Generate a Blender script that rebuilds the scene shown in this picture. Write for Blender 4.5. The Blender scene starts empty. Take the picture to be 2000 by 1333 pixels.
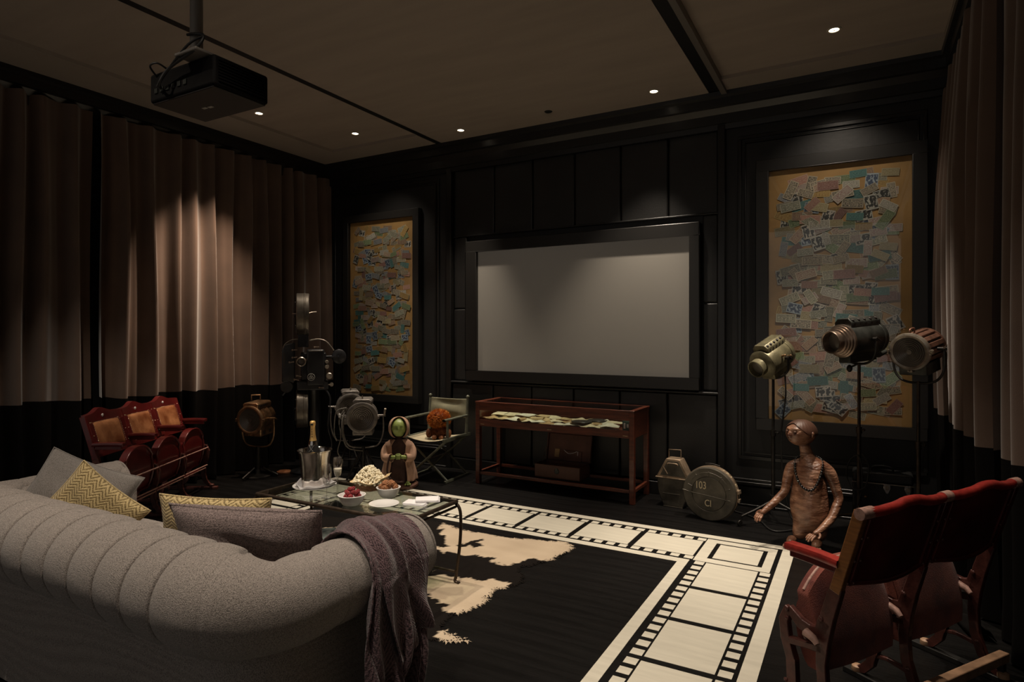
import bpy, bmesh, math, random
from mathutils import Vector, Matrix, Euler, noise
random.seed(7)
S = bpy.context.scene
COL = S.collection
PI = math.pi
# ------------------------------------------------------------ camera
cd = bpy.data.cameras.new('camera'); cam = bpy.data.objects.new('camera', cd); COL.objects.link(cam)
cam.location = (0, 0, 1.5); cam.rotation_euler = (PI/2, 0, math.radians(29.32))
cd.sensor_width = 36; cd.lens = 21.726; cd.shift_y = -0.00675; cd.clip_start = 0.05
S.camera = cam
# ------------------------------------------------------------ world, exposure
w = bpy.data.worlds.new('world'); S.world = w; w.use_nodes = True
w.node_tree.nodes['Background'].inputs[0].default_value = (1.0, 0.92, 0.83, 1)
w.node_tree.nodes['Background'].inputs[1].default_value = 0.048  # dim ambient fill, entering where the room is left open behind the camera
S.view_settings.view_transform = 'Standard'
S.view_settings.look = 'None'
S.view_settings.gamma = 1.0
S.view_settings.use_curve_mapping = False
S.view_settings.exposure = 2.2
WARM = (1.0, 0.86, 0.70)
def spot(loc, target, power, angle=70, blend=0.8, col=WARM, r=0.03):
    l = bpy.data.lights.new('downlight_lamp', 'SPOT'); l.energy = power; l.color = col
    l.spot_size = math.radians(angle); l.spot_blend = blend; l.shadow_soft_size = r
    o = bpy.data.objects.new('downlight_lamp', l); COL.objects.link(o); o.location = loc
    d = Vector(target) - Vector(loc); o.rotation_euler = d.to_track_quat('-Z', 'Y').to_euler()
    return o
CZ = 3.6
# lit recessed spots in view (the housings are built further down), then unseen ones without housings over the seating
spot((-5.085, 4.033, CZ), (-6.0, 3.8, 1.25), 72, 54, 1.0, (1, .76, .56))
spot((-4.70, 4.944, CZ), (-4.45, 4.95, 0), 40, 62)
spot((-3.604, 5.331, CZ), (-3.85, 4.95, 0), 64, 60)
spot((-1.56, 5.30, CZ), (-2.0, 5.2, 0), 60, 66)
spot((-0.154, 4.913, CZ), (-0.35, 4.85, 0), 66, 58)
spot((-4.9, 2.2, CZ), (-5.05, 2.75, 0.6), 34, 50)
spot((-3.1, 2.9, CZ), (-3.0, 2.95, 0), 50, 55)
spot((-1.7, 2.6, CZ), (-1.6, 2.9, 0), 34, 75)
spot((-0.75, 3.3, CZ), (-0.75, 3.4, 0), 42, 66)
spot((0.05, 3.0, CZ), (-0.05, 3.2, 0), 16, 52)
spot((-1.5, 1.0, CZ), (-1.9, 1.35, 0.7), 37, 74)
spot((-2.8, 0.6, CZ), (-2.7, 1.3, 0.7), 26, 74)
spot((-4.1, 1.5, CZ), (-3.5, 1.7, 0.7), 20, 50)
spot((-4.70, 4.944, CZ), (-4.95, 5.74, 1.9), 9, 78, 1.0)  # second beam added at this downlight to brighten the left picture
spot((-0.154, 4.913, CZ), (-0.16, 5.74, 2.0), 8, 84, 1.0)  # extra beam added at its downlight to wash the right picture
# ------------------------------------------------------------ materials
MATS = {}
def mat(name, col, rough=0.6, metal=0.0, var=0.0, vs=8.0, bump=0.0, bs=60.0, spec=0.5, coat=0.0,
        sheen=0.0, col2=None, trans=0.0, emit=None, est=0.0, stretch=None, detail=4, mixlo=.35, mixhi=.65):
    if name in MATS: return MATS[name]
    m = bpy.data.materials.new(name); m.use_nodes = True; nt = m.node_tree; N = nt.nodes; L = nt.links
    b = N['Principled BSDF']
    b.inputs['Base Color'].default_value = (*col, 1); b.inputs['Roughness'].default_value = rough
    b.inputs['Metallic'].default_value = metal; b.inputs['Specular IOR Level'].default_value = spec
    b.inputs['Coat Weight'].default_value = coat
    b.inputs['Sheen Weight'].default_value = sheen
    b.inputs['Transmission Weight'].default_value = trans
    if emit: b.inputs['Emission Color'].default_value = (*emit, 1); b.inputs['Emission Strength'].default_value = est
    tc = N.new('ShaderNodeTexCoord'); mp = N.new('ShaderNodeMapping')
    L.new(tc.outputs['Object'], mp.inputs['Vector'])
    if stretch: mp.inputs['Scale'].default_value = stretch
    if var > 0 or col2:
        n = N.new('ShaderNodeTexNoise'); n.inputs['Scale'].default_value = vs; n.inputs['Detail'].default_value = detail
        L.new(mp.outputs[0], n.inputs['Vector'])
        r = N.new('ShaderNodeValToRGB')
        r.color_ramp.elements[0].position = mixlo; r.color_ramp.elements[1].position = mixhi
        c2 = col2 if col2 else tuple(min(1, c*(1+var)) for c in col)
        c1 = col if col2 else tuple(c*(1-var) for c in col)
        r.color_ramp.elements[0].color = (*c1, 1); r.color_ramp.elements[1].color = (*c2, 1)
        L.new(n.outputs['Fac'], r.inputs[0]); L.new(r.outputs[0], b.inputs['Base Color'])
    if bump > 0:
        n2 = N.new('ShaderNodeTexNoise'); n2.inputs['Scale'].default_value = bs; n2.inputs['Detail'].default_value = 3
        L.new(mp.outputs[0], n2.inputs['Vector'])
        bp = N.new('ShaderNodeBump'); bp.inputs['Strength'].default_value = bump; bp.inputs['Distance'].default_value = 0.01
        L.new(n2.outputs['Fac'], bp.inputs['Height']); L.new(bp.outputs[0], b.inputs['Normal'])
    MATS[name] = m
    return m
def weave(name, c1, c2, scale=220, bump=0.5, rough=0.95, sheen=.2, chev=0.0, chs=40):
    """woven cloth: crossing threads, optional chevron ribs"""
    if name in MATS: return MATS[name]
    m = bpy.data.materials.new(name); m.use_nodes = True; nt = m.node_tree; N = nt.nodes; L = nt.links
    b = N['Principled BSDF']; b.inputs['Roughness'].default_value = rough; b.inputs['Sheen Weight'].default_value = sheen
    b.inputs['Specular IOR Level'].default_value = 0.2
    tc = N.new('ShaderNodeTexCoord')
    v = N.new('ShaderNodeTexVoronoi'); v.inputs['Scale'].default_value = scale; v.inputs['Randomness'].default_value = .65
    L.new(tc.outputs['Object'], v.inputs['Vector'])
    n = N.new('ShaderNodeTexNoise'); n.inputs['Scale'].default_value = scale*.6; n.inputs['Detail'].default_value = 5
    L.new(tc.outputs['Object'], n.inputs['Vector'])
    mth = N.new('ShaderNodeMath'); mth.operation = 'MULTIPLY_ADD'; mth.inputs[1].default_value = .75; 
    L.new(v.outputs['Distance'], mth.inputs[0]); L.new(n.outputs['Fac'], mth.inputs[2])
    last = mth.outputs[0]
    r = N.new('ShaderNodeValToRGB'); r.color_ramp.elements[0].position = .55; r.color_ramp.elements[1].position = 1.05
    r.color_ramp.elements[0].color = (*c2, 1); r.color_ramp.elements[1].color = (*c1, 1)
    if chev > 0:   # zigzag rib from the mesh's own uv
        sep = N.new('ShaderNodeSeparateXYZ'); L.new(tc.outputs['UV'], sep.inputs[0])
        a = N.new('ShaderNodeMath'); a.operation = 'PINGPONG'; a.inputs[1].default_value = 1/14
        L.new(sep.outputs[0], a.inputs[0])
        a2 = N.new('ShaderNodeMath'); a2.operation = 'ADD'; L.new(a.outputs[0], a2.inputs[0]); L.new(sep.outputs[1], a2.inputs[1])
        a3 = N.new('ShaderNodeMath'); a3.operation = 'MULTIPLY'; a3.inputs[1].default_value = chs*PI; L.new(a2.outputs[0], a3.inputs[0])
        a4 = N.new('ShaderNodeMath'); a4.operation = 'SINE'; L.new(a3.outputs[0], a4.inputs[0])
        a5 = N.new('ShaderNodeMath'); a5.operation = 'MULTIPLY_ADD'; a5.inputs[1].default_value = -chev
        L.new(a4.outputs[0], a5.inputs[0]); L.new(last, a5.inputs[2]); last = a5.outputs[0]
    L.new(last, r.inputs[0]); L.new(r.outputs[0], b.inputs['Base Color'])
    bp = N.new('ShaderNodeBump'); bp.inputs['Strength'].default_value = bump; bp.inputs['Distance'].default_value = 0.003
    bp.invert = True
    L.new(last, bp.inputs['Height']); L.new(bp.outputs[0], b.inputs['Normal'])
    MATS[name] = m
    return m
def glassmat(name, tint=(1, 1, 1), refl=1.0, rough=0.0, base=.045):
    m = bpy.data.materials.new(name); m.use_nodes = True; nt = m.node_tree; N = nt.nodes; L = nt.links
    for x in list(N): N.remove(x)
    out = N.new('ShaderNodeOutputMaterial'); mx = N.new('ShaderNodeMixShader'); t = N.new('ShaderNodeBsdfTransparent')
    g = N.new('ShaderNodeBsdfGlossy'); g.inputs['Roughness'].default_value = rough; g.inputs['Color'].default_value = (refl, refl, refl, 1)
    lw = N.new('ShaderNodeLayerWeight'); lw.inputs['Blend'].default_value = .5
    p5 = N.new('ShaderNodeMath'); p5.operation = 'POWER'; p5.inputs[1].default_value = 5.0; L.new(lw.outputs['Facing'], p5.inputs[0])
    f = N.new('ShaderNodeMath'); f.operation = 'MULTIPLY_ADD'; f.inputs[1].default_value = .94; f.inputs[2].default_value = base; L.new(p5.outputs[0], f.inputs[0])
    t.inputs['Color'].default_value = (*tint, 1)
    L.new(f.outputs[0], mx.inputs[0]); L.new(t.outputs[0], mx.inputs[1]); L.new(g.outputs[0], mx.inputs[2]); L.new(mx.outputs[0], out.inputs[0])
    MATS[name] = m; return m
M = dict(
 wall=mat('black paint', (.0085, .0082, .0082), .45, var=.15, vs=2, bump=.05, bs=30),
 wall2=mat('black satin moulding', (.010, .0095, .009), .3, bump=.03, bs=20),
 leather=mat('black leather panel', (.012, .0115, .011), .42, var=.2, vs=3, bump=.12, bs=120),
 floor=mat('black painted boards', (.0055, .0050, .0048), .34, spec=.28, var=.35, vs=3, bump=.22, bs=16, stretch=(.6, 6, 1)),
 paint=mat('cream floor paint', (.62, .58, .48), .42, var=.06, vs=5, bump=.08, bs=30, stretch=(.6, 5, 1)),
 ceil=mat('warm ceiling panel', (.385, .325, .272), .75, var=.05, vs=1.2, stretch=(1, 6, 1), bump=.03, bs=30),
 ceil2=mat('ceiling border', (.34, .29, .245), .8, var=.03, vs=2),
 slot=mat('black slot', (.004, .004, .004), .6),
 curtain=mat('brown velvet', (.105, .064, .044), .85, var=.12, vs=3, sheen=.35, bump=.1, bs=180),
 curtainb=mat('black velvet', (.0055, .0048, .0045), .95, spec=.08, bump=.1, bs=180),
 screen=mat('projection screen', (.205, .19, .165), .9, emit=(.30, .26, .215), est=.018),  # faint glow added to lift and even out the blank surface
 sofa=weave('grey tweed', (.35, .305, .275), (.085, .073, .066), 400, .7),
 greyp=weave('grey linen', (.22, .20, .185), (.07, .062, .058), 420, .5),
 mauve=weave('mauve basket weave', (.26, .20, .19), (.05, .036, .036), 250, .9),
 gold=weave('gold chevron', (.52, .40, .20), (.15, .105, .045), 260, .7, chev=.32, chs=44),
 throw=weave('plum chenille', (.145, .088, .096), (.028, .016, .020), 190, .9, sheen=.3, chev=.22, chs=70),
 iron=mat('dark iron', (.028, .025, .022), .45, .6, var=.3, vs=30),
 bronze=mat('dark bronze frame', (.06, .042, .030), .42, .7, var=.3, vs=20),
 glass=glassmat('clear glass', (.97, .98, .97)),
 tglass=glassmat('table glass', (.80, .84, .80)),
 steel=mat('polished steel', (.66, .62, .58), .16, 1.0, var=.08, vs=6, bump=.05, bs=25),
 chrome=mat('chrome', (.75, .73, .7), .12, 1.0),
 white=mat('white china', (.72, .70, .68), .25, coat=.5),
 linen=mat('white linen', (.72, .70, .71), .9, bump=.15, bs=90),
 pop=mat('popcorn', (.72, .62, .42), .9, col2=(.86, .80, .62), vs=60),
 wicker=mat('wicker', (.26, .13, .065), .6, var=.3, vs=80),
 paper=mat('parchment paper', (.60, .44, .24), .7, var=.1, vs=10),
 berry=mat('raspberry', (.24, .018, .022), .5, var=.3, vs=90),
 nut=mat('caramel nut', (.30, .12, .045), .55, var=.4, vs=120, bump=.6, bs=200),
 bottle=mat('dark green bottle glass', (.012, .016, .008), .08, coat=.6),
 foil=mat('gold foil', (.95, .60, .22), .32, .6, bump=.25, bs=90),
 ink=mat('black ink', (.01, .01, .01), .6),
 champ=mat('pale champagne', (.80, .76, .62), .4),
 wood=mat('mahogany', (.105, .026, .013), .35, coat=.25, var=.35, vs=5, stretch=(1, 1, 8), bump=.05, bs=40),
 wood2=mat('mahogany board', (.115, .030, .015), .35, coat=.25, var=.35, vs=5, stretch=(1, 9, 9), bump=.05, bs=40),
 redwood=mat('red stained wood', (.105, .010, .010), .30, coat=.35, var=.25, vs=6, bump=.04, bs=40),
 rediron=mat('oxblood cast iron', (.085, .026, .020), .40, .15, var=.3, vs=25, bump=.12, bs=60),
 redtop=mat('worn red painted rail', (.46, .040, .030), .36, var=0, col2=(.27, .020, .016), vs=30, coat=.3, bump=.15, bs=50),
 redback=mat('dark red back panel', (.105, .017, .015), .38, var=.45, vs=6, bump=.1, bs=90),
 velvet=mat('rust red velvet', (.13, .022, .015), .85, sheen=.25, col2=(.30, .070, .040), vs=9, bump=.35, bs=260),
 tan=mat('tan leather', (.22, .065, .022), .42, col2=(.56, .25, .11), vs=7, bump=.2, bs=60, detail=6),
 nail=mat('brass nail', (.8, .6, .4), .25, 1.0),
 endwood=mat('varnished oak', (.26, .105, .030), .35, coat=.3, var=.2, vs=10, stretch=(1, 1, 10)),
 padw=mat('worn wooden foot', (.42, .25, .15), .5, var=.2, vs=20),
 worn=mat('worn rail end', (.46, .27, .22), .5, var=.25, vs=60),
 brass=mat('aged brass', (.36, .22, .12), .38, .85, var=.35, vs=18, bump=.2, bs=60),
 nickel=mat('aged nickel', (.38, .33, .27), .38, .8, var=.3, vs=18, bump=.15, bs=60),
 pewter=mat('grey hammertone', (.20, .18, .16), .42, .55, var=.25, vs=25, bump=.2, bs=120),
 olive=mat('worn olive steel', (.19, .17, .10), .42, .45, var=.35, vs=12, bump=.15, bs=70),
 gun=mat('dark gunmetal', (.055, .058, .052), .38, .6, var=.4, vs=14, bump=.12, bs=60),
 copper=mat('worn bronze ring', (.34, .26, .205), .34, .9, var=.3, vs=20),
 brownm=mat('brown ribbed metal', (.22, .11, .075), .42, .5, var=.3, vs=20),
 ribdark=mat('dark slot in housing', (.02, .014, .012), .6),
 lens=mat('fresnel lens', (.12, .10, .082), .34, .2, coat=.25),
 lensg=mat('clear fresnel lens', (.17, .15, .125), .28, .25, coat=.4),
 mach=mat('black enamel machine', (.022, .022, .024), .35, .3, var=.4, vs=10, coat=.2),
 film=mat('weathered grey green tin', (.085, .075, .058), .5, .35, var=.4, vs=9, bump=.15, bs=50),
 filmrim=mat('bare tan tin', (.30, .22, .15), .45, .5, var=.35, vs=14, bump=.1, bs=50),
 chalk=mat('yellowed white lettering', (.62, .52, .34), .7),
 canvas=mat('olive canvas', (.22, .21, .135), .9, var=.12, vs=10, bump=.3, bs=260),
 canvas2=mat('beige canvas seat', (.44, .38, .25), .9, var=.12, vs=10, bump=.3, bs=260),
 chairwood=mat('green painted chair wood', (.105, .11, .078), .45, var=.3, vs=14, coat=.1),
 fur=mat('orange fur', (.42, .115, .014), .8, col2=(.72, .26, .03), vs=30),
 furd=mat('brown fur', (.13, .038, .012), .85, col2=(.26, .085, .022), vs=30, bump=.6, bs=90),
 pads=mat('brown pad', (.28, .11, .045), .7),
 clay=mat('glazed brown clay', (.15, .060, .032), .34, coat=.35, var=0, col2=(.42, .22, .135), vs=9, bump=.9, bs=26, detail=8, stretch=(1, 1, 2.6), mixlo=.38, mixhi=.66),
 clayd=mat('dark clay', (.10, .045, .028), .5, var=.2),
 moss=mat('moss green glaze', (.15, .20, .045), .45, col2=(.34, .42, .12), vs=10, bump=.2, bs=30),
 robe=mat('beige robe cloth', (.40, .24, .16), .9, var=.15, vs=9, bump=.3, bs=70),
 robed=mat('dark brown tunic', (.045, .020, .015), .9, var=.3, vs=12, bump=.3, bs=60),
 bead=mat('black bead', (.010, .009, .009), .25, coat=.5),
 case=mat('black leatherette', (.012, .012, .012), .35, bump=.4, bs=160),
 suit=mat('brown suitcase board', (.10, .042, .026), .5, var=.15, vs=10, bump=.1, bs=60),
 suitin=mat('suitcase lining', (.13, .058, .040), .6, var=.2, vs=7),
 art=mat('ochre mount board', (.34, .19, .065), .7, var=.12, vs=4),
 frame=mat('black frame', (.013, .012, .011), .35),
 proj=mat('projector black', (.0035, .003, .003), .7, spec=.10),
 tube=mat('grey painted tube', (.20, .18, .16), .45, .2),
 cable=mat('black rubber cable', (.012, .011, .010), .5),
 cableg=mat('grey braided cable', (.13, .12, .10), .6),
 lab=mat('small white label', (.35, .33, .30), .6),
 yellow=mat('yellow print', (.62, .60, .05), .5),
 teal=mat('dark teal cover', (.03, .07, .075), .35, coat=.3),
 cover=mat('printed grey cover', (.30, .32, .33), .4, col2=(.05, .06, .07), vs=14, coat=.3),
 trimring=mat('white downlight trim', (.55, .50, .42), .4),
 glow=mat('lamp glow', (1, .9, .75), .5, emit=(1, .86, .66), est=1.6),
 offlamp=mat('unlit lamp', (.02, .02, .02), .3),
)
# ------------------------------------------------------------ mesh builder
class MB:
    def __init__(s, mtx=None): s.v = []; s.f = []; s.uv = []; s.mi = []; s.cm = 0; s.m = mtx
    def addv(s, pts):
        b = len(s.v)
        for p in pts:
            p = Vector(p); s.v.append(tuple(s.m @ p) if s.m else tuple(p))
        return b
    def face(s, idx, uv=None): s.f.append(tuple(idx)); s.uv.append(uv); s.mi.append(s.cm)
    def box(s, c, d, rot=None):
        hx, hy, hz = d[0]/2, d[1]/2, d[2]/2
        P = [Vector((x*hx, y*hy, z*hz)) for z in (-1, 1) for y in (-1, 1) for x in (-1, 1)]
        if rot: R = Euler(rot).to_matrix(); P = [R @ p for p in P]
        b = s.addv([p + Vector(c) for p in P])
        for q in ((0, 2, 3, 1), (4, 5, 7, 6), (0, 1, 5, 4), (2, 6, 7, 3), (0, 4, 6, 2), (1, 3, 7, 5)):
            s.face([b+i for i in q], [(0, 0), (0, 1), (1, 1), (1, 0)])
        return s
    def b2(s, x0, x1, y0, y1, z0, z1): return s.box(((x0+x1)/2, (y0+y1)/2, (z0+z1)/2), (abs(x1-x0), abs(y1-y0), abs(z1-z0)))
    def grid(s, fn, nu, nv, cu=False, cv=False):
        b = s.addv([fn(i/(nu if cu else nu-1), j/(nv if cv else nv-1)) for i in range(nu) for j in range(nv)])
        for i in range(nu if cu else nu-1):
            for j in range(nv if cv else nv-1):
                i2 = (i+1) % nu; j2 = (j+1) % nv
                du = nu if cu else nu-1; dv = nv if cv else nv-1
                s.face([b+i*nv+j, b+i2*nv+j, b+i2*nv+j2, b+i*nv+j2], [(i/du, j/dv), ((i+1)/du, j/dv), ((i+1)/du, (j+1)/dv), (i/du, (j+1)/dv)])
        return s
    def tube(s, path, r, n=10, closed=False, caps=True):
        path = [Vector(p) for p in path]; k = len(path)
        rr = r if isinstance(r, (list, tuple)) else [r]*k
        up = None; rings = []
        for i in range(k):
            if closed: t = path[(i+1) % k] - path[i-1]
            else: t = path[min(i+1, k-1)] - path[max(i-1, 0)]
            t.normalize()
            if up is None:
                up = Vector((0, 0, 1)) if abs(t.z) < .9 else Vector((1, 0, 0))
            up = (up - t*up.dot(t)); up.normalize(); sd = t.cross(up)
            rings.append(s.addv([path[i] + (up*math.cos(a) + sd*math.sin(a))*rr[i] for a in [2*PI*j/n for j in range(n)]]))
        for i in range(k if closed else k-1):
            a, b = rings[i], rings[(i+1) % k]
            for j in range(n): s.face([a+j, a+(j+1) % n, b+(j+1) % n, b+j])
        if caps and not closed:
            s.face([rings[0]+j for j in range(n)][::-1]); s.face([rings[-1]+j for j in range(n)])
        return s
    def lathe(s, prof, n=32, c=(0, 0, 0), axis='Z', a0=0, a1=2*PI, fn=None):
        c = Vector(c); full = abs(a1-a0-2*PI) < 1e-6; m = n if full else n+1
        pts = []
        for (r, h) in prof:
            for j in range(m):
                a = a0+(a1-a0)*j/n; q = r*(fn(a) if fn else 1)
                p = {'Z': (q*math.cos(a), q*math.sin(a), h), 'Y': (q*math.cos(a), h, q*math.sin(a)), 'X': (h, q*math.cos(a), q*math.sin(a))}[axis]
                pts.append(c + Vector(p))
        b = s.addv(pts)
        for i in range(len(prof)-1):
            for j in range(n):
                j2 = (j+1) % m
                s.face([b+i*m+j, b+i*m+j2, b+(i+1)*m+j2, b+(i+1)*m+j])
        return s
    def sph(s, c, r, n=14):
        if not isinstance(r, (tuple, list)): r = (r, r, r)
        s.grid(lambda u, v: (c[0]+r[0]*math.cos(2*PI*u)*math.sin(PI*v), c[1]+r[1]*math.sin(2*PI*u)*math.sin(PI*v), c[2]-r[2]*math.cos(PI*v)), n, max(6, n//2+1), cu=True)
        return s
    def prism(s, poly, a, b, plane='XY'):
        """polygon extruded between a and b along the plane's normal"""
        def P(p, h): return {'XY': (p[0], p[1], h), 'XZ': (p[0], h, p[1]), 'YZ': (h, p[0], p[1])}[plane]
        n = len(poly); i0 = s.addv([P(p, a) for p in poly]); i1 = s.addv([P(p, b) for p in poly])
        s.face([i0+i for i in range(n)][::-1]); s.face([i1+i for i in range(n)])
        for i in range(n): j = (i+1) % n; s.face([i0+i, i0+j, i1+j, i1+i])
        return s
    def rib(s, path, w, x0, x1):
        """flat bar in the YZ plane following path, thick from x0 to x1"""
        k = len(path); L_, R_ = [], []
        for i in range(k):
            a = path[max(i-1, 0)]; b = path[min(i+1, k-1)]
            t = Vector((b[0]-a[0], b[1]-a[1])); t.normalize(); ww = w[i] if isinstance(w, (list, tuple)) else w
            L_.append((path[i][0]-t.y*ww/2, path[i][1]+t.x*ww/2)); R_.append((path[i][0]+t.y*ww/2, path[i][1]-t.x*ww/2))
        for i in range(k-1):
            s.prism([L_[i], L_[i+1], R_[i+1], R_[i]], x0, x1, 'YZ')
        return s
    def build(s, name, m, parent=None, smooth=None, bevel=0, seg=2, sub=0, loc=None, rot=None, solid=0, uv=False):
        me = bpy.data.meshes.new(name); me.from_pydata(s.v, [], s.f)
        ms = m if isinstance(m, (list, tuple)) else [m]
        for x in ms: me.materials.append(x)
        if len(ms) > 1: me.polygons.foreach_set('material_index', s.mi)
        if uv:
            ul = me.uv_layers.new(name='UVMap'); k = 0
            for f, u in zip(s.f, s.uv):
                for q in range(len(f)):
                    ul.data[k].uv = u[q] if u and q < len(u) else (0, 0); k += 1
        bm = bmesh.new(); bm.from_mesh(me)
        if not uv: bmesh.ops.remove_doubles(bm, verts=bm.verts, dist=1e-6)
        bmesh.ops.recalc_face_normals(bm, faces=bm.faces)
        bm.to_mesh(me); bm.free()
        o = bpy.data.objects.new(name, me); COL.objects.link(o)
        if smooth:
            me.shade_smooth(); me.set_sharp_from_angle(angle=math.radians(smooth))
        if solid:
            md = o.modifiers.new('solid', 'SOLIDIFY'); md.thickness = solid; md.offset = 0
        if bevel:
            md = o.modifiers.new('bevel', 'BEVEL'); md.width = bevel; md.segments = seg; md.limit_method = 'ANGLE'; md.angle_limit = math.radians(40)
            if not smooth: me.shade_smooth(); me.set_sharp_from_angle(angle=math.radians(50))
        if sub:
            md = o.modifiers.new('sub', 'SUBSURF'); md.levels = sub; md.render_levels = sub
        if name in SMALL: o['kind'] = 'stuff'
        if parent: o.parent = parent
        if loc: o.location = loc
        if rot: o.rotation_euler = rot
        return o
def thing(name, label, cat, loc=(0, 0, 0), rot=0, group=None):
    o = bpy.data.objects.new(name, None); COL.objects.link(o); o.empty_display_size = .1
    o.location = loc; o.rotation_euler = rot if isinstance(rot, tuple) else (0, 0, rot)
    return tag(o, label, cat, group)
def tag(o, label, cat, group=None):
    o['label'] = label; o['category'] = cat
    if group: o['group'] = group
    return o
def st(o, label=None):
    o['kind'] = 'structure'
    if label: o['label'] = label
    return o
def stuff(o): o['kind'] = 'stuff'; return o
SMALL = {'vent_fin', 'bolt', 'screw', 'vent_hole', 'vent_slot', 'cooling_rib', 'socket', 'film_gate_fittings', 'control_knob', 'clip', 'latch_knob', 'brass_plate', 'raised_rib', 'body_rib', 'front_clasp', 'magazine_spokes', 'pivot_knob', 'panel_moulding', 'arm_bracket', 'board_post', 'pale_print', 'collar', 'curved_pipe', 'cross_rail', 'shelf_rail', 'wicker_hoop', 'hoop', 'buckle', 'lamp_clip', 'cable', 'tie_rod', 'seat_frame'}
def copy_tree(o, parent=None):
    c = o.copy(); COL.objects.link(c); c.parent = parent
    for ch in [x for x in bpy.data.objects if x.parent is o]: copy_tree(ch, c)
    return c
def text(name, s, size, m, parent, loc, rot, ext=.0006, align='CENTER', xs=1):
    cu = bpy.data.curves.new(name, 'FONT'); cu.body = s; cu.size = size; cu.extrude = ext; cu.align_x = align; cu.align_y = 'CENTER'
    to = bpy.data.objects.new(name, cu); me = bpy.data.meshes.new_from_object(to); bpy.data.objects.remove(to)
    me.materials.clear(); me.materials.append(m)
    o = bpy.data.objects.new(name, me); COL.objects.link(o); o.parent = parent; o.location = loc; o.rotation_euler = rot; o.scale = (xs, 1, 1)
    return o
def arc(c, r, a0, a1, n, plane='YZ', x=0):
    P = []
    for i in range(n):
        a = math.radians(a0+(a1-a0)*i/(n-1)); u, v = c[0]+r*math.cos(a), c[1]+r*math.sin(a)
        P.append({'YZ': (x, u, v), 'XZ': (u, x, v), 'XY': (u, v, x)}[plane])
    return P
def curve(pts, n=8):
    """smooth path through points"""
    P = [Vector(p) for p in pts]; out = []
    for i in range(len(P)-1):
        p0, p1, p2, p3 = P[max(i-1, 0)], P[i], P[i+1], P[min(i+2, len(P)-1)]
        for k in range(n):
            t = k/n
            out.append(.5*((2*p1)+(-p0+p2)*t+(2*p0-5*p1+4*p2-p3)*t*t+(-p0+3*p1-3*p2+p3)*t**3))
    out.append(P[-1]); return out
def skinned(name, chains, m, parent, sub=2):
    """one continuous surface grown from joints; each chain is [(pos, radius), ...] and may start at (chain, index)"""
    V, E, R, roots = [], [], [], []
    ids = []
    for ch in chains:
        row = []
        for k, it in enumerate(ch):
            if isinstance(it[0], int): row.append(ids[it[0]][it[1]]); continue
            V.append(it[0]); R.append(it[1]); row.append(len(V)-1)
            if k == 0: roots.append(len(V)-1)
        for a, b in zip(row, row[1:]): E.append((a, b))
        ids.append(row)
    me = bpy.data.meshes.new(name); me.from_pydata(V, E, []); me.materials.append(m)
    o = bpy.data.objects.new(name, me); COL.objects.link(o)
    o.modifiers.new('skin', 'SKIN')
    if not me.skin_vertices:
        bm = bmesh.new(); bm.from_mesh(me); bm.verts.layers.skin.verify(); bm.to_mesh(me); bm.free()
    sv = me.skin_vertices[0].data
    for i in range(len(V)):
        r = R[i]; sv[i].radius = r if isinstance(r, tuple) else (r, r); sv[i].use_root = i in roots
    md = o.modifiers.new('sub', 'SUBSURF'); md.levels = sub; md.render_levels = sub
    dg = bpy.context.evaluated_depsgraph_get(); me2 = bpy.data.meshes.new_from_object(o.evaluated_get(dg))
    o.modifiers.clear(); o.data = me2; me2.shade_smooth(); o.parent = parent
    return o
# ============================================================ SETTING
XL, XR, YB, H = -5.97, 0.69, 5.74, 3.62
# floor: boards running along the back wall
fl_ = st(MB().b2(XL-.3, XR+.3, -2.6, YB+.3, -.06, -.022).build('floor', M['floor']), 'black painted floorboards')
bw = .142; y = -2.5; k = 0; pl = None
while y < YB:
    y1 = min(y+bw, YB)
    if pl is None: pl = MB().b2(XL, XR, 0, bw-.0008, -.022, 0).build('floorboard', M['floor'], fl_); pl.location = (0, y, 0)
    else:
        c = pl.copy(); COL.objects.link(c); c.parent = fl_; c.location = (0, y, random.uniform(-.0006, 0)); 
        if y1-y < bw-.01: c.scale = (1, (y1-y)/bw, 1)
    y += bw; k += 1
# walls
wb = st(MB().b2(XL-.2, XR+.2, YB+.06, YB+.2, 0, H+.1).build('wall_back', M['wall']))
st(MB().b2(XL-.2, XL, -2.5, YB+.1, 0, H+.1).build('wall_left', M['wall']))
st(MB().b2(XR, XR+.2, -2.5, YB+.1, 0, H+.1).build('wall_right', M['wall']))
# flat sections left and right of the padded bay, with raised mouldings
def wallpanel(n, x0, x1, px0, px1, pz0, pz1):
    o = st(MB().b2(x0, x1, YB, YB+.07, 0, H).build(n, M['wall'], None))
    m = MB()
    def fr(a0, a1, c0, c1, w, d):
        m.b2(a0, a1, YB-d, YB, c1-w, c1); m.b2(a0, a1, YB-d, YB, c0, c0+w)
        m.b2(a0, a0+w, YB-d, YB, c0+w, c1-w); m.b2(a1-w, a1, YB-d, YB, c0+w, c1-w)
    fr(px0, px1, pz0, pz1, .03, .018); fr(px0+.05, px1-.05, pz0+.05, pz1-.05, .014, .010)
    m.build('panel_moulding', M['wall2'], o, bevel=.005)
    return o
wallpanel('wall_back_left', XL, -4.03, XL+.12, -4.17, .40, 3.28)
wallpanel('wall_back_right', -1.05, XR, -.93, .46, .40, 3.24)
st(MB().b2(-4.03, -1.05, YB+.055, YB+.07, 0, H).build('wall_back_bay', M['wall']))
# jambs of the bay
st(MB().b2(-4.05, -3.985, YB-.045, YB+.06, 0, 3.36).build('trim_1', M['wall2'], None, bevel=.006))
st(MB().b2(-1.10, -1.035, YB-.045, YB+.06, 0, 3.36).build('trim_2', M['wall2'], None, bevel=.006))
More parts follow.
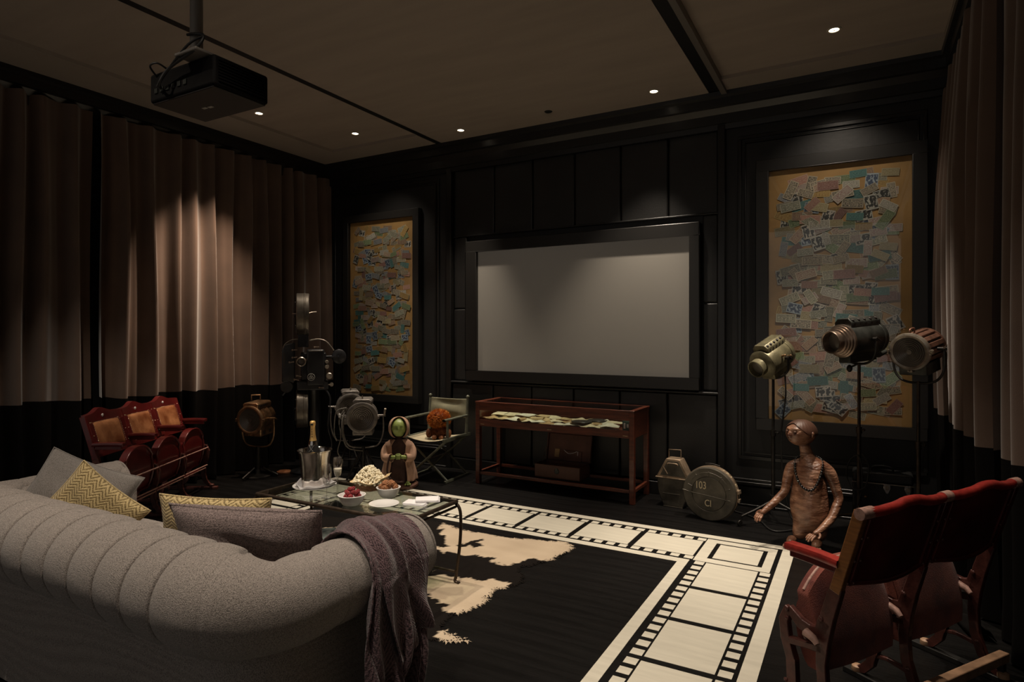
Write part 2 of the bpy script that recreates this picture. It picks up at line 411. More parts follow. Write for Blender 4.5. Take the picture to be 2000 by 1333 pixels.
# cornice, stepped
def cornice(name, a, b, axis):
    m = MB(); prof = [(0, .30), (.035, .30), (.04, .255), (.055, .25), (.06, .17), (.10, .125), (.12, .115), (.125, .05), (.15, .035), (.155, 0), (0, 0)]
    for (p, q) in zip(prof, prof[1:]): pass
    if axis == 'B': m.prism([(YB-d, H-z) for d, z in prof], a, b, 'YZ')
    if axis == 'L': m.prism([(XL+d, H-z) for d, z in prof], a, b, 'XZ')
    if axis == 'R': m.prism([(XR-d, H-z) for d, z in prof], a, b, 'XZ')
    return st(m.build(name, M['wall2']))
cornice('trim_3', XL, XR, 'B'); cornice('trim_4', -2.5, YB, 'L'); cornice('trim_5', -2.5, YB, 'R')
# pelmets in front of the curtains
# baseboards
def baseb(name, x0, x1):
    m = MB(); m.b2(x0, x1, YB-.028, YB, 0, .17); m.b2(x0, x1, YB-.04, YB, .185, .21); m.b2(x0, x1, YB-.022, YB, .21, .235); m.b2(x0, x1, YB-.05, YB, 0, .018)
    return st(m.build(name, M['wall2'], None, bevel=.006))
baseb('baseboard_left', XL, -4.05); baseb('baseboard_right', -1.03, XR)
bb = st(MB().b2(-3.98, -1.10, YB-.03, YB+.06, 0, .12).build('baseboard_back', M['wall2'], None, bevel=.006))
# padded leather panels of the bay
seams = [-3.98, -3.446, -2.978, -2.502, -2.017, -1.553, -1.10]
bay = st(MB().b2(-3.98, -1.10, YB+.045, YB+.057, .12, 3.33).build('trim_6', M['wall']), 'padded black leather panelling of the screen bay')
def pad(name, x0, x1, z0, z1, y=None, dep=.045):
    y = YB+.05 if y is None else y
    g = .004
    o = MB().b2(x0+g, x1-g, y-dep, y, z0, z1).build(name, M['leather'], bay, bevel=.014, seg=3); return o
for a, b in zip(seams, seams[1:]):
    pad('leather_panel', a, b, 2.585, 3.33)
    pad('leather_panel', a, b, .125, .955, YB+.05, .075)
for z0, z1 in ((.985, 1.78), (1.785, 2.58)):
    pad('leather_panel', -3.98, -3.80, z0, z1); pad('leather_panel', -1.245, -1.10, z0, z1)
st(MB().b2(-3.99, -1.09, YB-.045, YB+.05, .957, .978).build('trim_7', M['leather'], None, bevel=.008, seg=3), 'padded ledge under the screen')
st(MB().b2(-3.98, -1.10, YB-.0, YB+.05, 2.582, 2.60).build('trim_8', M['leather'], None, bevel=.006))
# ceiling: tray panels, borders and black slots
cl = st(MB().b2(XL-.2, XR+.2, -2.6, YB+.2, H+.09, H+.15).build('ceiling', M['slot']), 'warm beige ceiling with black slots')
def tray(n, x0, x1, y0, y1, bl, br, bb_):
    m = MB(); z0, z1 = H, H+.06
    m.b2(x0, x1, y1-bb_, y1, z0, z1)
    if bl: m.b2(x0, x0+bl, y0, y1-bb_, z0, z1)
    if br: m.b2(x1-br, x1, y0, y1-bb_, z0, z1)
    o = m.build('ceiling_border', M['ceil2'], cl)
    m = MB(); m.b2(x0, x1, y0, y1, H+.030, H+.075).build(n, M['ceil'], cl)
tray('ceiling_panel', XL, -4.115, -2.5, YB, .62, 0, .48)
tray('ceiling_panel', -1.00, XR, -2.5, YB, .0, .16, .40)
MB().b2(-4.035, -1.15, -2.5, YB, H, H+.06).build('ceiling_panel', M['ceil'], cl)
MB().b2(-1.15, -1.045, -2.5, YB, H+.008, H+.06).build('ceiling_slot', M['slot'], cl)
MB().b2(-4.115, -4.035, -2.5, YB, H+.006, H+.06).build('ceiling_slot', M['slot'], cl)
MB().b2(-1.045, -1.0, -2.5, YB, H-.03, H+.06).build('slot_fascia', M['tube'], cl)
# curtains: folded cloth with a black band at the foot
def fold(s, seed, amp):
    amp *= 2.0
    a = s*2*PI/.21 + 1.3*math.sin(s*2.1+seed) + .9*math.sin(s*5.3+seed*2)
    b = s*2*PI/.118 + 2.1*math.sin(s*3.7+seed)
    return amp*(math.sin(a)*.75 + .28*math.sin(b) + .3*math.sin(s*1.9+seed))
def curtain(label, xc, y0, y1, side, split, seed, amp=.042, bulge=0, group=None):
    t = thing('curtain', label, 'curtain', (xc, (y0+y1)/2, 0))
    n = int((y1-y0)/.0125); ym = (y0+y1)/2
    zt = H-.16
    def P(u, z):
        s = y0+(y1-y0)*u; k = .55+.45*min(1, (zt-z)/.9); zz = z
        d = fold(s, seed, amp*k) + .012*math.sin(z*2.2+s*3)*(1-k*.5)
        e = 1 if z > .2 else 1+.25*(.2-z)/.2
        return (side*(d*e)+side*bulge*math.sin(PI*min(1, max(0, z/zt))), s-ym+.012*math.sin(z*1.7+s*9), zz)
    sp = lambda u: split+.012*math.sin(u*22+seed)+.006*math.sin(u*71)
    MB().grid(lambda u, v: P(u, sp(u)+(zt-sp(u))*v), n, 22).build('upper_cloth', M['curtain'], t, smooth=60)
    MB().grid(lambda u, v: P(u, .012+(sp(u)-.012)*v), n, 10).build('lower_band', M['curtainb'], t, smooth=60)['label'] = 'black velvet band at curtain foot'
    return t
curtain('brown velvet curtain with black foot band, left wall section nearest the camera', -5.86, -1.5, 2.93, 1, .93, .4)
curtain('brown velvet curtain with black foot band, lit by the spot beside the old projector', -5.86, 2.96, 5.70, 1, .93, 2.2)
curtain('brown velvet curtain with black foot band on right wall, tucked in the far corner', .60, 3.93, 5.70, -1, .92, 4.1, .035, .03)
curtain('brown velvet curtain with black foot band on right wall, behind the red seats', .643, -1.0, 3.90, -1, .90, 1.1, .018, .0)
# ============================================================ FILM STRIP PAINTED ON THE FLOOR
fs = thing('painted_film_strip', 'cream film strip pattern painted on the black floor in front of screen', 'floor marking', (0, 0, 0))
z0, z1 = .0002, .0016
def quad(name, x0, x1, y0, y1, src={}):
    key = (name, round(x1-x0, 3), round(y1-y0, 3))
    if key in src:
        c = src[key].copy(); COL.objects.link(c); c.parent = fs
    else:
        hx, hy = (x1-x0)/2, (y1-y0)/2
        c = MB().b2(-hx, hx, -hy, hy, z0, z1).build(name, M['paint'], fs); src[key] = c
    c.location = ((x0+x1)/2, (y0+y1)/2, 0); return c
RX1 = -.385; RX0 = -1.047; LX1 = -4.12; LX0 = -4.78; BY1 = 4.74; BY0 = 4.085
# borders
MB().b2(LX0, RX1, BY1-.075, BY1, z0, z1).build('border_line', M['paint'], fs)
MB().b2(LX1-.07, RX0+.066, BY0, BY0+.07, z0, z1).build('border_line', M['paint'], fs)
ye = -.6
MB().b2(RX1-.076, RX1, ye, BY1-.075, z0, z1).build('border_line', M['paint'], fs)
MB().b2(RX0, RX0+.066, ye, BY0, z0, z1).build('border_line', M['paint'], fs)
MB().b2(LX0, LX0+.076, ye, BY1-.075, z0, z1).build('border_line', M['paint'], fs)
MB().b2(LX1-.066, LX1, ye, BY0, z0, z1).build('border_line', M['paint'], fs)
# right and left legs
for (xa, xb, s1, s2) in ((-.872, -.554, -.942, -.542), (LX0+.169, LX0+.487, LX0+.098, LX0+.5)):
    yt = 4.150
    for i in range(10):
        quad('film_frame', xa, xb, yt-.4625*i-.42, yt-.4625*i)
        for j in range(5):
            yy = yt+.005-.4625*i-.0925*j
            quad('perforation', s1, s1+.060, yy-.058, yy); quad('perforation', s2, s2+.060, yy-.058, yy)
# cross strip
for i in range(7):
    x1 = -.980-.4605*i; x0 = x1-.418
    quad('film_frame', x0, x1, 4.243, 4.573)
    for j in range(5):
        xx = x0+.0925*j
        quad('perforation', xx, xx+.058, 4.585, 4.640); quad('perforation', xx, xx+.058, 4.178, 4.233)
# corner tiles
for (a, b) in ((-.962, -.49), (-4.672, -4.205)):
    y0_, y1_ = 4.163, 4.645
    m = MB(); i_ = .075; wv = .02
    m.b2(a, b, y0_, y0_+i_, z0, z1); m.b2(a, b, y1_-i_+.005, y1_, z0, z1); m.b2(a, a+i_, y0_+i_, y1_-i_+.005, z0, z1); m.b2(b-i_+.02, b, y0_+i_, y1_-i_+.005, z0, z1)
    m.build('corner_frame', M['paint'], fs)
    MB().b2(a+i_+.03, b-i_-.008, y0_+i_+.02, y1_-i_-.014, z0, z1).build('film_frame', M['paint'], fs)
# ============================================================ SCREEN
sc = thing('projection_screen', 'large blank grey projection screen in black frame on back wall', 'screen', (-2.49, YB, 1.75))
X0, X1, Z0, Z1 = -3.636, -1.346, 1.103, 2.398
m = MB(); fx0, fx1, fz0, fz1 = -3.77, -1.255, .99, 2.515
def local(mb, c): mb.m = Matrix.Translation(-Vector(c)); return mb
C = (-2.49, YB, 1.75)
m = local(MB(), C); m.b2(fx0, fx1, YB-.07, YB+.04, Z1, fz1); m.b2(fx0, fx1, YB-.07, YB+.04, fz0, Z0); m.b2(fx0, X0, YB-.07, YB+.04, Z0, Z1); m.b2(X1, fx1, YB-.07, YB+.04, Z0, Z1)
m.build('screen_frame', M['frame'], sc, bevel=.006)
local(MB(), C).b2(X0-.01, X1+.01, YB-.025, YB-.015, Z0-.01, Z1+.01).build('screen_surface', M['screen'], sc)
# ============================================================ DOWNLIGHTS
DL = [(-5.085, 4.033, 1, 'round lit downlight nearest the left curtain'), (-4.70, 4.944, 1, 'round lit downlight above the left ticket picture'),
      (-3.604, 5.331, 1, 'round lit downlight just right of the thin black slot'), (-2.579, 5.298, 0, 'small unlit downlight between two lit ones above screen'),
      (-1.56, 5.302, 1, 'round lit downlight above the right end of screen'), (-.154, 4.913, 1, 'round lit downlight above the three standing studio lamps')]
for i, (x, y, on, lb) in enumerate(DL):
    zc = 3.62 if -4.0 < x < -1.1 else 3.65
    if x > -1 and y > 5.3: zc = 3.62
    t = thing('downlight', lb, 'downlight', (x, y, zc), 0, 'recessed downlights in the ceiling')
    r = .032 if on else .022
    MB().lathe([(r+.016, -.001), (r+.014, -.006), (r+.002, -.006), (r, .0), (r-.002, .028)], 28).build('trim_ring', M['trimring'] if on else M['offlamp'], t, smooth=40)
    MB().lathe([(0, -.002), (r*.55, -.004), (r*.98, -.003), (r*.98, .002)], 24).build('lamp', M['glow'] if on else M['offlamp'], t, smooth=40)
    if on: MB().box((0, 0, -.006), (r*1.9, .004, .003)).box((0, 0, -.0065), (.012, .012, .004)).build('lamp_clip', M['nickel'], t)
# ============================================================ TICKET PICTURES
def notemat(i, base, inkc, kind):
    m = bpy.data.materials.new('printed note'); m.use_nodes = True; nt = m.node_tree; N = nt.nodes; L = nt.links
    b = N['Principled BSDF']; b.inputs['Roughness'].default_value = .7
    tc = N.new('ShaderNodeTexCoord'); sep = N.new('ShaderNodeSeparateXYZ'); L.new(tc.outputs['UV'], sep.inputs[0])
    def edge(o, lo):
        a = N.new('ShaderNodeMath'); a.operation = 'PINGPONG'; a.inputs[1].default_value = .5; L.new(o, a.inputs[0])
        c = N.new('ShaderNodeMath'); c.operation = 'GREATER_THAN'; c.inputs[1].default_value = lo; L.new(a.outputs[0], c.inputs[0]); return a, c
    ax, cx = edge(sep.outputs[0], .05); ay, cy = edge(sep.outputs[1], .09)
    ins = N.new('ShaderNodeMath'); ins.operation = 'MULTIPLY'; L.new(cx.outputs[0], ins.inputs[0]); L.new(cy.outputs[0], ins.inputs[1])
    n = N.new('ShaderNodeTexNoise'); n.inputs['Detail'].default_value = 5
    mp = N.new('ShaderNodeMapping'); L.new(tc.outputs['UV'], mp.inputs[0]); mp.inputs['Location'].default_value = (i*3.1, i*1.7, 0)
    mp.inputs['Scale'].default_value = (7, 16, 1) if kind == 0 else (3.2, 2.2, 1)
    n.inputs['Scale'].default_value = 1.6; L.new(mp.outputs[0], n.inputs['Vector'])
    g = N.new('ShaderNodeMath'); g.operation = 'GREATER_THAN'; g.inputs[1].default_value = .50 if kind == 0 else .47; L.new(n.outputs['Fac'], g.inputs[0])
    pr = N.new('ShaderNodeMath'); pr.operation = 'MULTIPLY'; L.new(g.outputs[0], pr.inputs[0]); L.new(ins.outputs[0], pr.inputs[1])
    if kind == 0:   # add a thin border line
        ax2, cx2 = edge(sep.outputs[0], .07); ay2, cy2 = edge(sep.outputs[1], .14)
        i2 = N.new('ShaderNodeMath'); i2.operation = 'MULTIPLY'; L.new(cx2.outputs[0], i2.inputs[0]); L.new(cy2.outputs[0], i2.inputs[1])
        su = N.new('ShaderNodeMath'); su.operation = 'SUBTRACT'; L.new(ins.outputs[0], su.inputs[0]); L.new(i2.outputs[0], su.inputs[1])
        mx0 = N.new('ShaderNodeMath'); mx0.operation = 'MAXIMUM'; L.new(su.outputs[0], mx0.inputs[0]); L.new(pr.outputs[0], mx0.inputs[1]); pr = mx0
    oi = N.new('ShaderNodeObjectInfo')
    mx = N.new('ShaderNodeMix'); mx.data_type = 'RGBA'; L.new(pr.outputs[0], mx.inputs['Factor'])
    mx.inputs['A'].default_value = (*base, 1); mx.inputs['B'].default_value = (*inkc, 1)
    hv = N.new('ShaderNodeHueSaturation'); L.new(mx.outputs['Result'], hv.inputs['Color'])
    mr = N.new('ShaderNodeMapRange'); mr.inputs['To Min'].default_value = .65; mr.inputs['To Max'].default_value = 1.2; L.new(oi.outputs['Random'], mr.inputs['Value'])
    L.new(mr.outputs[0], hv.inputs['Value'])
    L.new(hv.outputs[0], b.inputs['Base Color']); return m
NM = [((.46, .38, .27), (.12, .09, .06), 0), ((.44, .40, .30), (.12, .12, .09), 0), ((.36, .26, .17), (.20, .10, .07), 0), ((.40, .25, .19), (.26, .11, .09), 0),
      ((.36, .34, .27), (.10, .10, .07), 0), ((.34, .32, .30), (.10, .12, .16), 0), ((.10, .22, .20), (.03, .09, .10), 0), ((.44, .36, .27), (.20, .10, .07), 0), ((.40, .34, .26), (.10, .08, .06), 0), ((.42, .38, .32), (.24, .13, .13), 0),
      ((.40, .38, .34), (.02, .02, .02), 1), ((.30, .34, .38), (.04, .06, .11), 1), ((.36, .31, .20), (.22, .17, .08), 0), ((.26, .15, .13), (.15, .06, .05), 0),
      ((.44, .37, .28), (.06, .05, .04), 0), ((.40, .36, .32), (.03, .03, .03), 1), ((.38, .27, .10), (.20, .10, .03), 0), ((.38, .35, .25), (.05, .05, .04), 0), ((.26, .30, .18), (.08, .12, .05), 0), ((.45, .42, .36), (.18, .16, .14), 0)]
notes = []
for i, (a, b, k) in enumerate(NM):
    mm = notemat(i, a, b, k)
    for (wd, ht) in (((.135, .062), (.105, .052)) if k == 0 else ((.10, .075), (.078, .105))):
        notes.append((MB().box((0, 0, 0), (wd, .0005, ht)), wd, ht, mm, k))
notemesh = []
for mb, wd, ht, mm, k in notes:
    o = MB(); hx, hz = wd/2, ht/2
    b_ = o.addv([(-hx, 0, -hz), (hx, 0, -hz), (hx, 0, hz), (-hx, 0, hz), (-hx, .0005, -hz), (hx, .0005, -hz), (hx, .0005, hz), (-hx, .0005, hz)])
    o.face([b_, b_+1, b_+2, b_+3], [(0, 0), (1, 0), (1, 1), (0, 1)])
    for q in ((4, 7, 6, 5), (0, 4, 5, 1), (1, 5, 6, 2), (2, 6, 7, 3), (3, 7, 4, 0)): o.face([b_+j for j in q], [(0, 0)]*4)
    ob = o.build('ticket', mm, None, uv=True); notemesh.append((ob.data, wd, ht, k)); bpy.data.objects.remove(ob)
def picture(label, x0, x1, z0, z1, fw, count, seed, scale=1.0, glass=True):
    R = random.Random(seed); xc, zc = (x0+x1)/2, (z0+z1)/2; dpt = .055
    t = thing('ticket_picture', label, 'picture', (xc, YB-.02, zc)); t['group'] = 'framed collages of old tickets'
    hx, hz = (x1-x0)/2, (z1-z0)/2
    m = MB(); m.b2(-hx-fw, hx+fw, -dpt, .02, hz, hz+fw); m.b2(-hx-fw, hx+fw, -dpt, .02, -hz-fw, -hz); m.b2(-hx-fw, -hx, -dpt, .02, -hz, hz); m.b2(hx, hx+fw, -dpt, .02, -hz, hz)
    m.build('frame', M['frame'], t, bevel=.004)
    MB().b2(-hx, hx, -.012, .0, -hz, hz).build('mount_board', M['art'], t)
    nc = max(9, int((x1-x0)/.082/scale)); nr = int(count/nc)
    for r in range(nr):
        for c in range(nc):
            me, wd, ht, k = R.choice(notemesh)
            if k == 1 and R.random() < .35: me, wd, ht, k = R.choice(notemesh)
            mg = .045 + wd*.42*scale
            x = -hx+mg+(c+.5+R.uniform(-.35, .35))*(2*hx-2*mg)/nc; z = hz-.11-(r+.5+R.uniform(-.75, .75))*(2*hz-.19)/nr
            o = bpy.data.objects.new('ticket', me); COL.objects.link(o); o.parent = t
            o.scale = (scale, 1, scale)
            a = (R.gauss(0, .20) if R.random() < .7 else R.gauss(0, .6)) if k == 0 else R.gauss(0, .3)
            if k == 0 and R.random() < .08: a += PI/2
            o.location = (x, -.0131-.00065*R.randint(0, 15)-.0003*(c % 2), z); o.rotation_euler = (R.gauss(0, .004), a, R.gauss(0, .004))
    if glass: MB().b2(-hx, hx, -.047, -.045, -hz, hz).build('glass_pane', M['glass'], t)
    return t
picture('tall framed collage of old tickets, left of the screen', -5.507, -4.505, .777, 2.873, .085, 295, 3, .98)
picture('tall framed collage of old tickets, behind the three standing studio lamps', -.674, .358, .775, 2.893, .10, 295, 11, 1.16)
# ============================================================ SOFA
SX, SY = -2.8, 1.7
sofa = thing('sofa', 'large grey tweed button tufted sofa seen from behind in foreground', 'sofa', (SX, SY, 0))
ax0, ax1, yb, yf, rc = -3.93, -1.69, 1.31, 2.11, .17
PATH = [((ax0, yf), (-1, 0))]
n_ = 46
for i in range(1, n_): PATH.append(((ax0, yf+(yb+rc-yf)*i/n_), (-1, 0)))
for i in range(0, 19):
    a = PI+PI/2*i/18; PATH.append(((ax0+rc+rc*math.cos(a), yb+rc+rc*math.sin(a)), (math.cos(a), math.sin(a))))
for i in range(1, 150): PATH.append(((ax0+rc+(ax1-ax0-2*rc)*i/150, yb), (0, -1)))
for i in range(0, 19):
    a = -PI/2+PI/2*i/18; PATH.append(((ax1-rc+rc*math.cos(a), yb+rc+rc*math.sin(a)), (math.cos(a), math.sin(a))))
for i in range(1, n_+1): PATH.append(((ax1, yb+rc+(yf-yb-rc)*i/n_), (1, 0)))
# resample finely and keep arc length
cum = [0]
for (p, _), (q, _) in zip(PATH, PATH[1:]): cum.append(cum[-1]+math.dist(p, q))
TOT = cum[-1]
def atpath(s):
    s = max(0, min(TOT, s)); lo, hi = 0, len(cum)-1
    while hi-lo > 1:
        md = (lo+hi)//2
        if cum[md] <= s: lo = md
        else: hi = md
    f = (s-cum[lo])/max(1e-9, cum[hi]-cum[lo]); p, q = PATH[lo], PATH[hi]
    nx, ny = p[1][0]*(1-f)+q[1][0]*f, p[1][1]*(1-f)+q[1][1]*f; l = math.hypot(nx, ny)
    return (p[0][0]*(1-f)+q[0][0]*f, p[0][1]*(1-f)+q[0][1]*f), (nx/l, ny/l)
sB0 = (yf-yb-rc)+rc*PI/4; sB1 = TOT-sB0     # where the back runs
def zc(s):
    k = min(1, max(0, (s-sB0+.15)/.35))*min(1, max(0, (sB1+.15-s)/.35)); return ZA+(ZC-ZA)*k*k*(3-2*k)
def rad(s):
    k = min(1, max(0, (s-sB0+.1)/.25))*min(1, max(0, (sB1+.1-s)/.25)); k = k*k*(3-2*k)
    return .142+.026*k
ZC = .62; ZA = .585
PITCH = TOT/22.0
def sect(s, v):
    """v 0..1 from under the roll, over the top, to the seat; returns outward offset, z, normal"""
    r = rad(s); La = r*math.radians(265); Lw = .20; d = v*(La+Lw)
    if d < La:
        a = math.radians(-85)+d/r
        return r*math.cos(a), zc(s)+r*math.sin(a), math.cos(a), math.sin(a), a, d
    q = d-La
    return -r-.25*q, zc(s)-q, -1, .1, PI, d
def disp(s, v):
    r = rad(s); o, z, nx, nz, a, d = sect(s, v); L_ = r*math.radians(265)+.20
    f = (s/PITCH) % 1.0
    top = r*math.radians(200)      # the channels run to here, then diamond tufting
    w = min(1, max(0, (top-d)/.05+.5))
    endf = min(1, s/.10)*min(1, (TOT-s)/.10)
    corner = min(abs(s-sB0), abs(s-sB1)); cf = min(1, max(.15, (corner-.06)/.14))
    arm = 1 if (sB0 < s < sB1) else .25
    ch = .013*(abs(math.sin(PI*f))**.6)-.006-.015*math.exp(-(min(f, 1-f)*PITCH/.0045)**2)
    ch *= w*cf*arm*(1 if a > -1.2 else .6)
    # diamonds
    q = (d-top); t1 = s/PITCH+q/.21; t2 = s/PITCH-q/.21
    def ln(t): g = abs(t-round(t)); return math.exp(-(g/.055)**2)
    rb = math.hypot((t1-round(t1))*.12, (t2-round(t2))*.12)
    di = -.011*max(ln(t1), ln(t2))-.026*math.exp(-(rb/.028)**2)+.010
    di *= (1-w)*min(1, endf+.2)
    return ch+di, (o, z, nx, nz)
def roll(u, v):
    s = TOT*u; p, n = atpath(s); dd, (o, z, nx, nz) = disp(s, v)
    o += nx*dd; z += nz*dd
    z -= .006*math.sin(s*3.1)**2
    if o < 0:      # keep the inside of the corners from folding over
        c0 = min(abs(s-sB0), abs(s-sB1))
        if c0 < rc*PI/4: o = max(o, -rc*.96)
    return (p[0]+n[0]*o-SX, p[1]+n[1]*o-SY, z)
MB().grid(roll, 1300, 84).build('rolled_back_and_arms', M['sofa'], sofa, smooth=75)
# outer upholstery under the roll
def outer(u, v):
    s = TOT*u; p, n = atpath(s); o = .022+.035*(1-v)**.6+.004*math.sin(s*2.3+v*3); z = .006+(zc(s)-rad(s)*.985-.006)*v
    return (p[0]+n[0]*o-SX, p[1]+n[1]*o-SY, z)
MB().grid(outer, 200, 8).build('outer_panel', M['sofa'], sofa, smooth=60)
# arm fronts: scroll face and post
for ax, sgn, s in ((ax0, -1, 0), (ax1, 1, TOT)):
    r = rad(s); m = MB()
    m.lathe([(0, .030), (r*.35, .028), (r*.7, .020), (r*.93, .004), (r, -.012)], 40, (ax-SX, yf-SY, ZA), 'Y')
    x0 = ax-sgn*r*1.25-SX; x1 = ax+sgn*.012-SX
    m.b2(min(x0, x1), max(x0, x1), yf-SY-.01, yf-SY+.006, .07, ZA)
    m.build('arm_front', M['sofa'], sofa, smooth=50)
    m = MB(); m.tube([(ax-SX+r*math.cos(t)*.985, yf-SY-.004, ZA+r*math.sin(t)*.985) for t in [2*PI*i/40 for i in range(40)]], .005, 8, closed=True)
    m.build('piping', M['sofa'], sofa, smooth=60)
# base rail, seat deck and cushions
MB().b2(ax0-SX, ax1-SX, yb+.1-SY, yf-SY-.005, .07, .30).build('base', M['sofa'], sofa, bevel=.02)
iw0, iw1 = ax0+.19, ax1-.19
for k in range(2):
    a = iw0+(iw1-iw0)*k/2+.004; b = iw0+(iw1-iw0)*(k+1)/2-.004
    def cu(u, v, top=1):
        x = a+(b-a)*u; y = yb+.19+(yf+.02-yb-.19)*v; e = (1-(2*u-1)**8)*(1-(2*v-1)**8)
        return (x-SX, y-SY, .375+top*(.06*max(0, e)**.35+.012*math.sin(PI*u)*math.sin(PI*v)))
    m = MB(); m.grid(lambda u, v: cu(u, v, 1), 50, 40); m.grid(lambda u, v: cu(u, v, -1), 50, 40)
    m.build('seat_cushion', M['sofa'], sofa, smooth=60)
for x in (ax0+.06, ax1-.06):
    for y in (yb+.08, yf-.06):
        MB().lathe([(0, 0), (.022, 0), (.03, .03), (.034, .055), (.02, .07), (.02, .075)], 18, (x-SX, y-SY, 0)).build('foot', M['endwood'], sofa, smooth=40)
# buttons on the inner faces
bt = None; nb = 0
for i in range(1, 60):
    for j in range(-1, 5):
        if (i+j) % 2: continue
        s = PITCH*(i)/2.0; s = PITCH*i/2; r = rad(s); top = r*math.radians(200); q = .105*j
        if (i % 2) != (j % 2): continue
        v = (top+q)/(r*math.radians(265)+.20)
        if not (0 < v < .93) or j < 0: continue
        if s < .06 or s > TOT-.06: continue
        P = roll(s/TOT, v)
        if bt is None: bt = MB().lathe([(0, .006), (.006, .0055), (.010, .002), (.011, -.002)], 14).build('button', M['sofa'], sofa, smooth=60); c = bt
        else: c = bt.copy(); COL.objects.link(c); c.parent = sofa
        p, n = atpath(s); _, (o, z, nx, nz) = disp(s, v)
        c.location = P; c.rotation_euler = Vector((n[0]*nx, n[1]*nx, nz)).to_track_quat('Z', 'Y').to_euler(); nb += 1
# ============================================================ CUSHIONS
def cushion(label, m, loc, rot, w_, h_, t_, seed=0, group='scatter cushions on the sofa', piping=True):
    t = thing('cushion', label, 'cushion', loc, rot, group)
    def P(u, v, s_):
        a, b = 2*u-1, 2*v-1
        x = w_/2*a*(1-.07*(1-b*b)); y = h_/2*b*(1-.08*(1-a*a))
        e = max(0, (1-a*a)*(1-b*b)); z = s_*t_/2*(e**.42)
        z += s_*.010*math.sin(a*5+seed+b*2)*e + s_*.006*math.sin(b*9+seed*2+a*3)*e
        return (x, y, z)
    mb = MB(); mb.grid(lambda u, v: P(u, v, 1), 44, 40); mb.grid(lambda u, v: P(u, v, -1), 44, 40)
    mb.build('cover', m, t, smooth=80, uv=True)
    pts = []
    for k in range(4):
        for i in range(24):
            q = i/24
            pts.append(P(*[(q, 0), (1, q), (1-q, 1), (0, 1-q)][k], 1))
    MB().tube(pts, .0045, 6, closed=True).build('seam', m, t, smooth=60)
    return t
def euler_from(xa, ya):
    x = Vector(xa).normalized(); y = Vector(ya); y = (y-x*y.dot(x)).normalized(); z = x.cross(y)
    return tuple(Matrix((x, y, z)).transposed().to_euler())
# axes: x along the width, y up the face
cushion('grey linen square cushion leaning in far left corner of the sofa', M['greyp'], (-3.52, 1.66, .625), euler_from((.66, .56, -.36), (-.42, .20, .84)), .47, .47, .17, 1)
cushion('gold chevron cushion propped in front of the grey linen one', M['gold'], (-3.32, 1.64, .600), euler_from((.52, .46, -.62), (.10, .10, .92)), .40, .38, .16, 2)
cushion('gold chevron cushion mostly hidden behind the mauve lumbar one', M['gold'], (-2.52, 1.77, .605), euler_from((.90, .42, -.02), (-.05, -.10, .95)), .52, .34, .13, 3)
cushion('mauve basket weave lumbar cushion leaning on sofa back', M['mauve'], (-2.155, 1.675, .650), euler_from((.94, .345, .0), (.16, -.30, .95)), .66, .34, .17, 4)
# ============================================================ THROW
tx, ty = ax1, 1.85
thr = thing('throw_blanket', 'plum chenille throw blanket draped over the near sofa arm', 'blanket', (tx, ty, 0))
R_ = .142
def fnz(a, b, c=0): return noise.noise(Vector((a, b, c)))
def throwP(u, v):
    """u across the width (along the arm), v from the inside of the arm, over and down the outside"""
    L0 = R_*math.radians(165); Lh = .64; d = v*(L0+Lh)
    wid0, wid1 = (-.125, .185), (-.24, .13)
    k = v
    hemw = .03*math.sin(u*9)+.02*math.sin(u*23)
    fold_ = math.sin(u*17+v*7+1.5*fnz(u*3, v*2))*.6+math.sin(u*34-v*9+2*fnz(u*4, v*4, 3))*.3+.7*fnz(u*7, v*3, 9)
    if d < L0:
        a = math.radians(172)-d/R_; amp = .012
        rr = R_+.011+amp*(1+fold_)*.7
        o, z = rr*math.cos(a), ZA+rr*math.sin(a)
    else:
        q = d-L0; kk = min(1, q/.35); q = q*(1+hemw*.8)
        rr = R_+.013+.010*(1+fold_)*(1-kk)+kk*(.034+.044*fold_)
        o = rr+.018*kk-.045*min(1, q/.6); z = ZA-q+.145*.0+R_*math.sin(math.radians(7))
    a0, a1 = wid0[0]*(1-k)+wid1[0]*k, wid0[1]*(1-k)+wid1[1]*k
    gather = .10*math.sin(PI*min(1, v*1.6))
    y = a0+(a1-a0)*u; y += .018*math.sin(v*8+u*5)+.020*math.sin(u*17+1.2)*min(1, v*2)*.8
    if v > .3: y += (u-.5)*(-.03)*gather
    z = max(.012, z)
    return (o, y, z)
MB().grid(throwP, 150, 170).build('cloth', M['throw'], thr, smooth=80, solid=.006, uv=True)
def throw2(u, v):
    """a second, shorter layer with its own diagonal fold"""
    p = throwP(.18+.5*u, v*.66); a = .012+.010*math.sin(u*PI)+.010*math.sin(u*14+v*10)
    c = Vector((p[0], 0, p[2]-ZA)); L = max(1e-4, c.length); kk = min(1, max(0, (ZA-p[2])/.2))
    ox = c.x/L*(1-kk)+kk; oz = c.z/L*(1-kk)
    return (p[0]+ox*a, p[1]+.14*v*v-.03, p[2]+oz*a+.10*(u-.5)*v)
MB().grid(throw2, 80, 110).build('folded_layer', M['throw'], thr, smooth=80, solid=.006, uv=True)
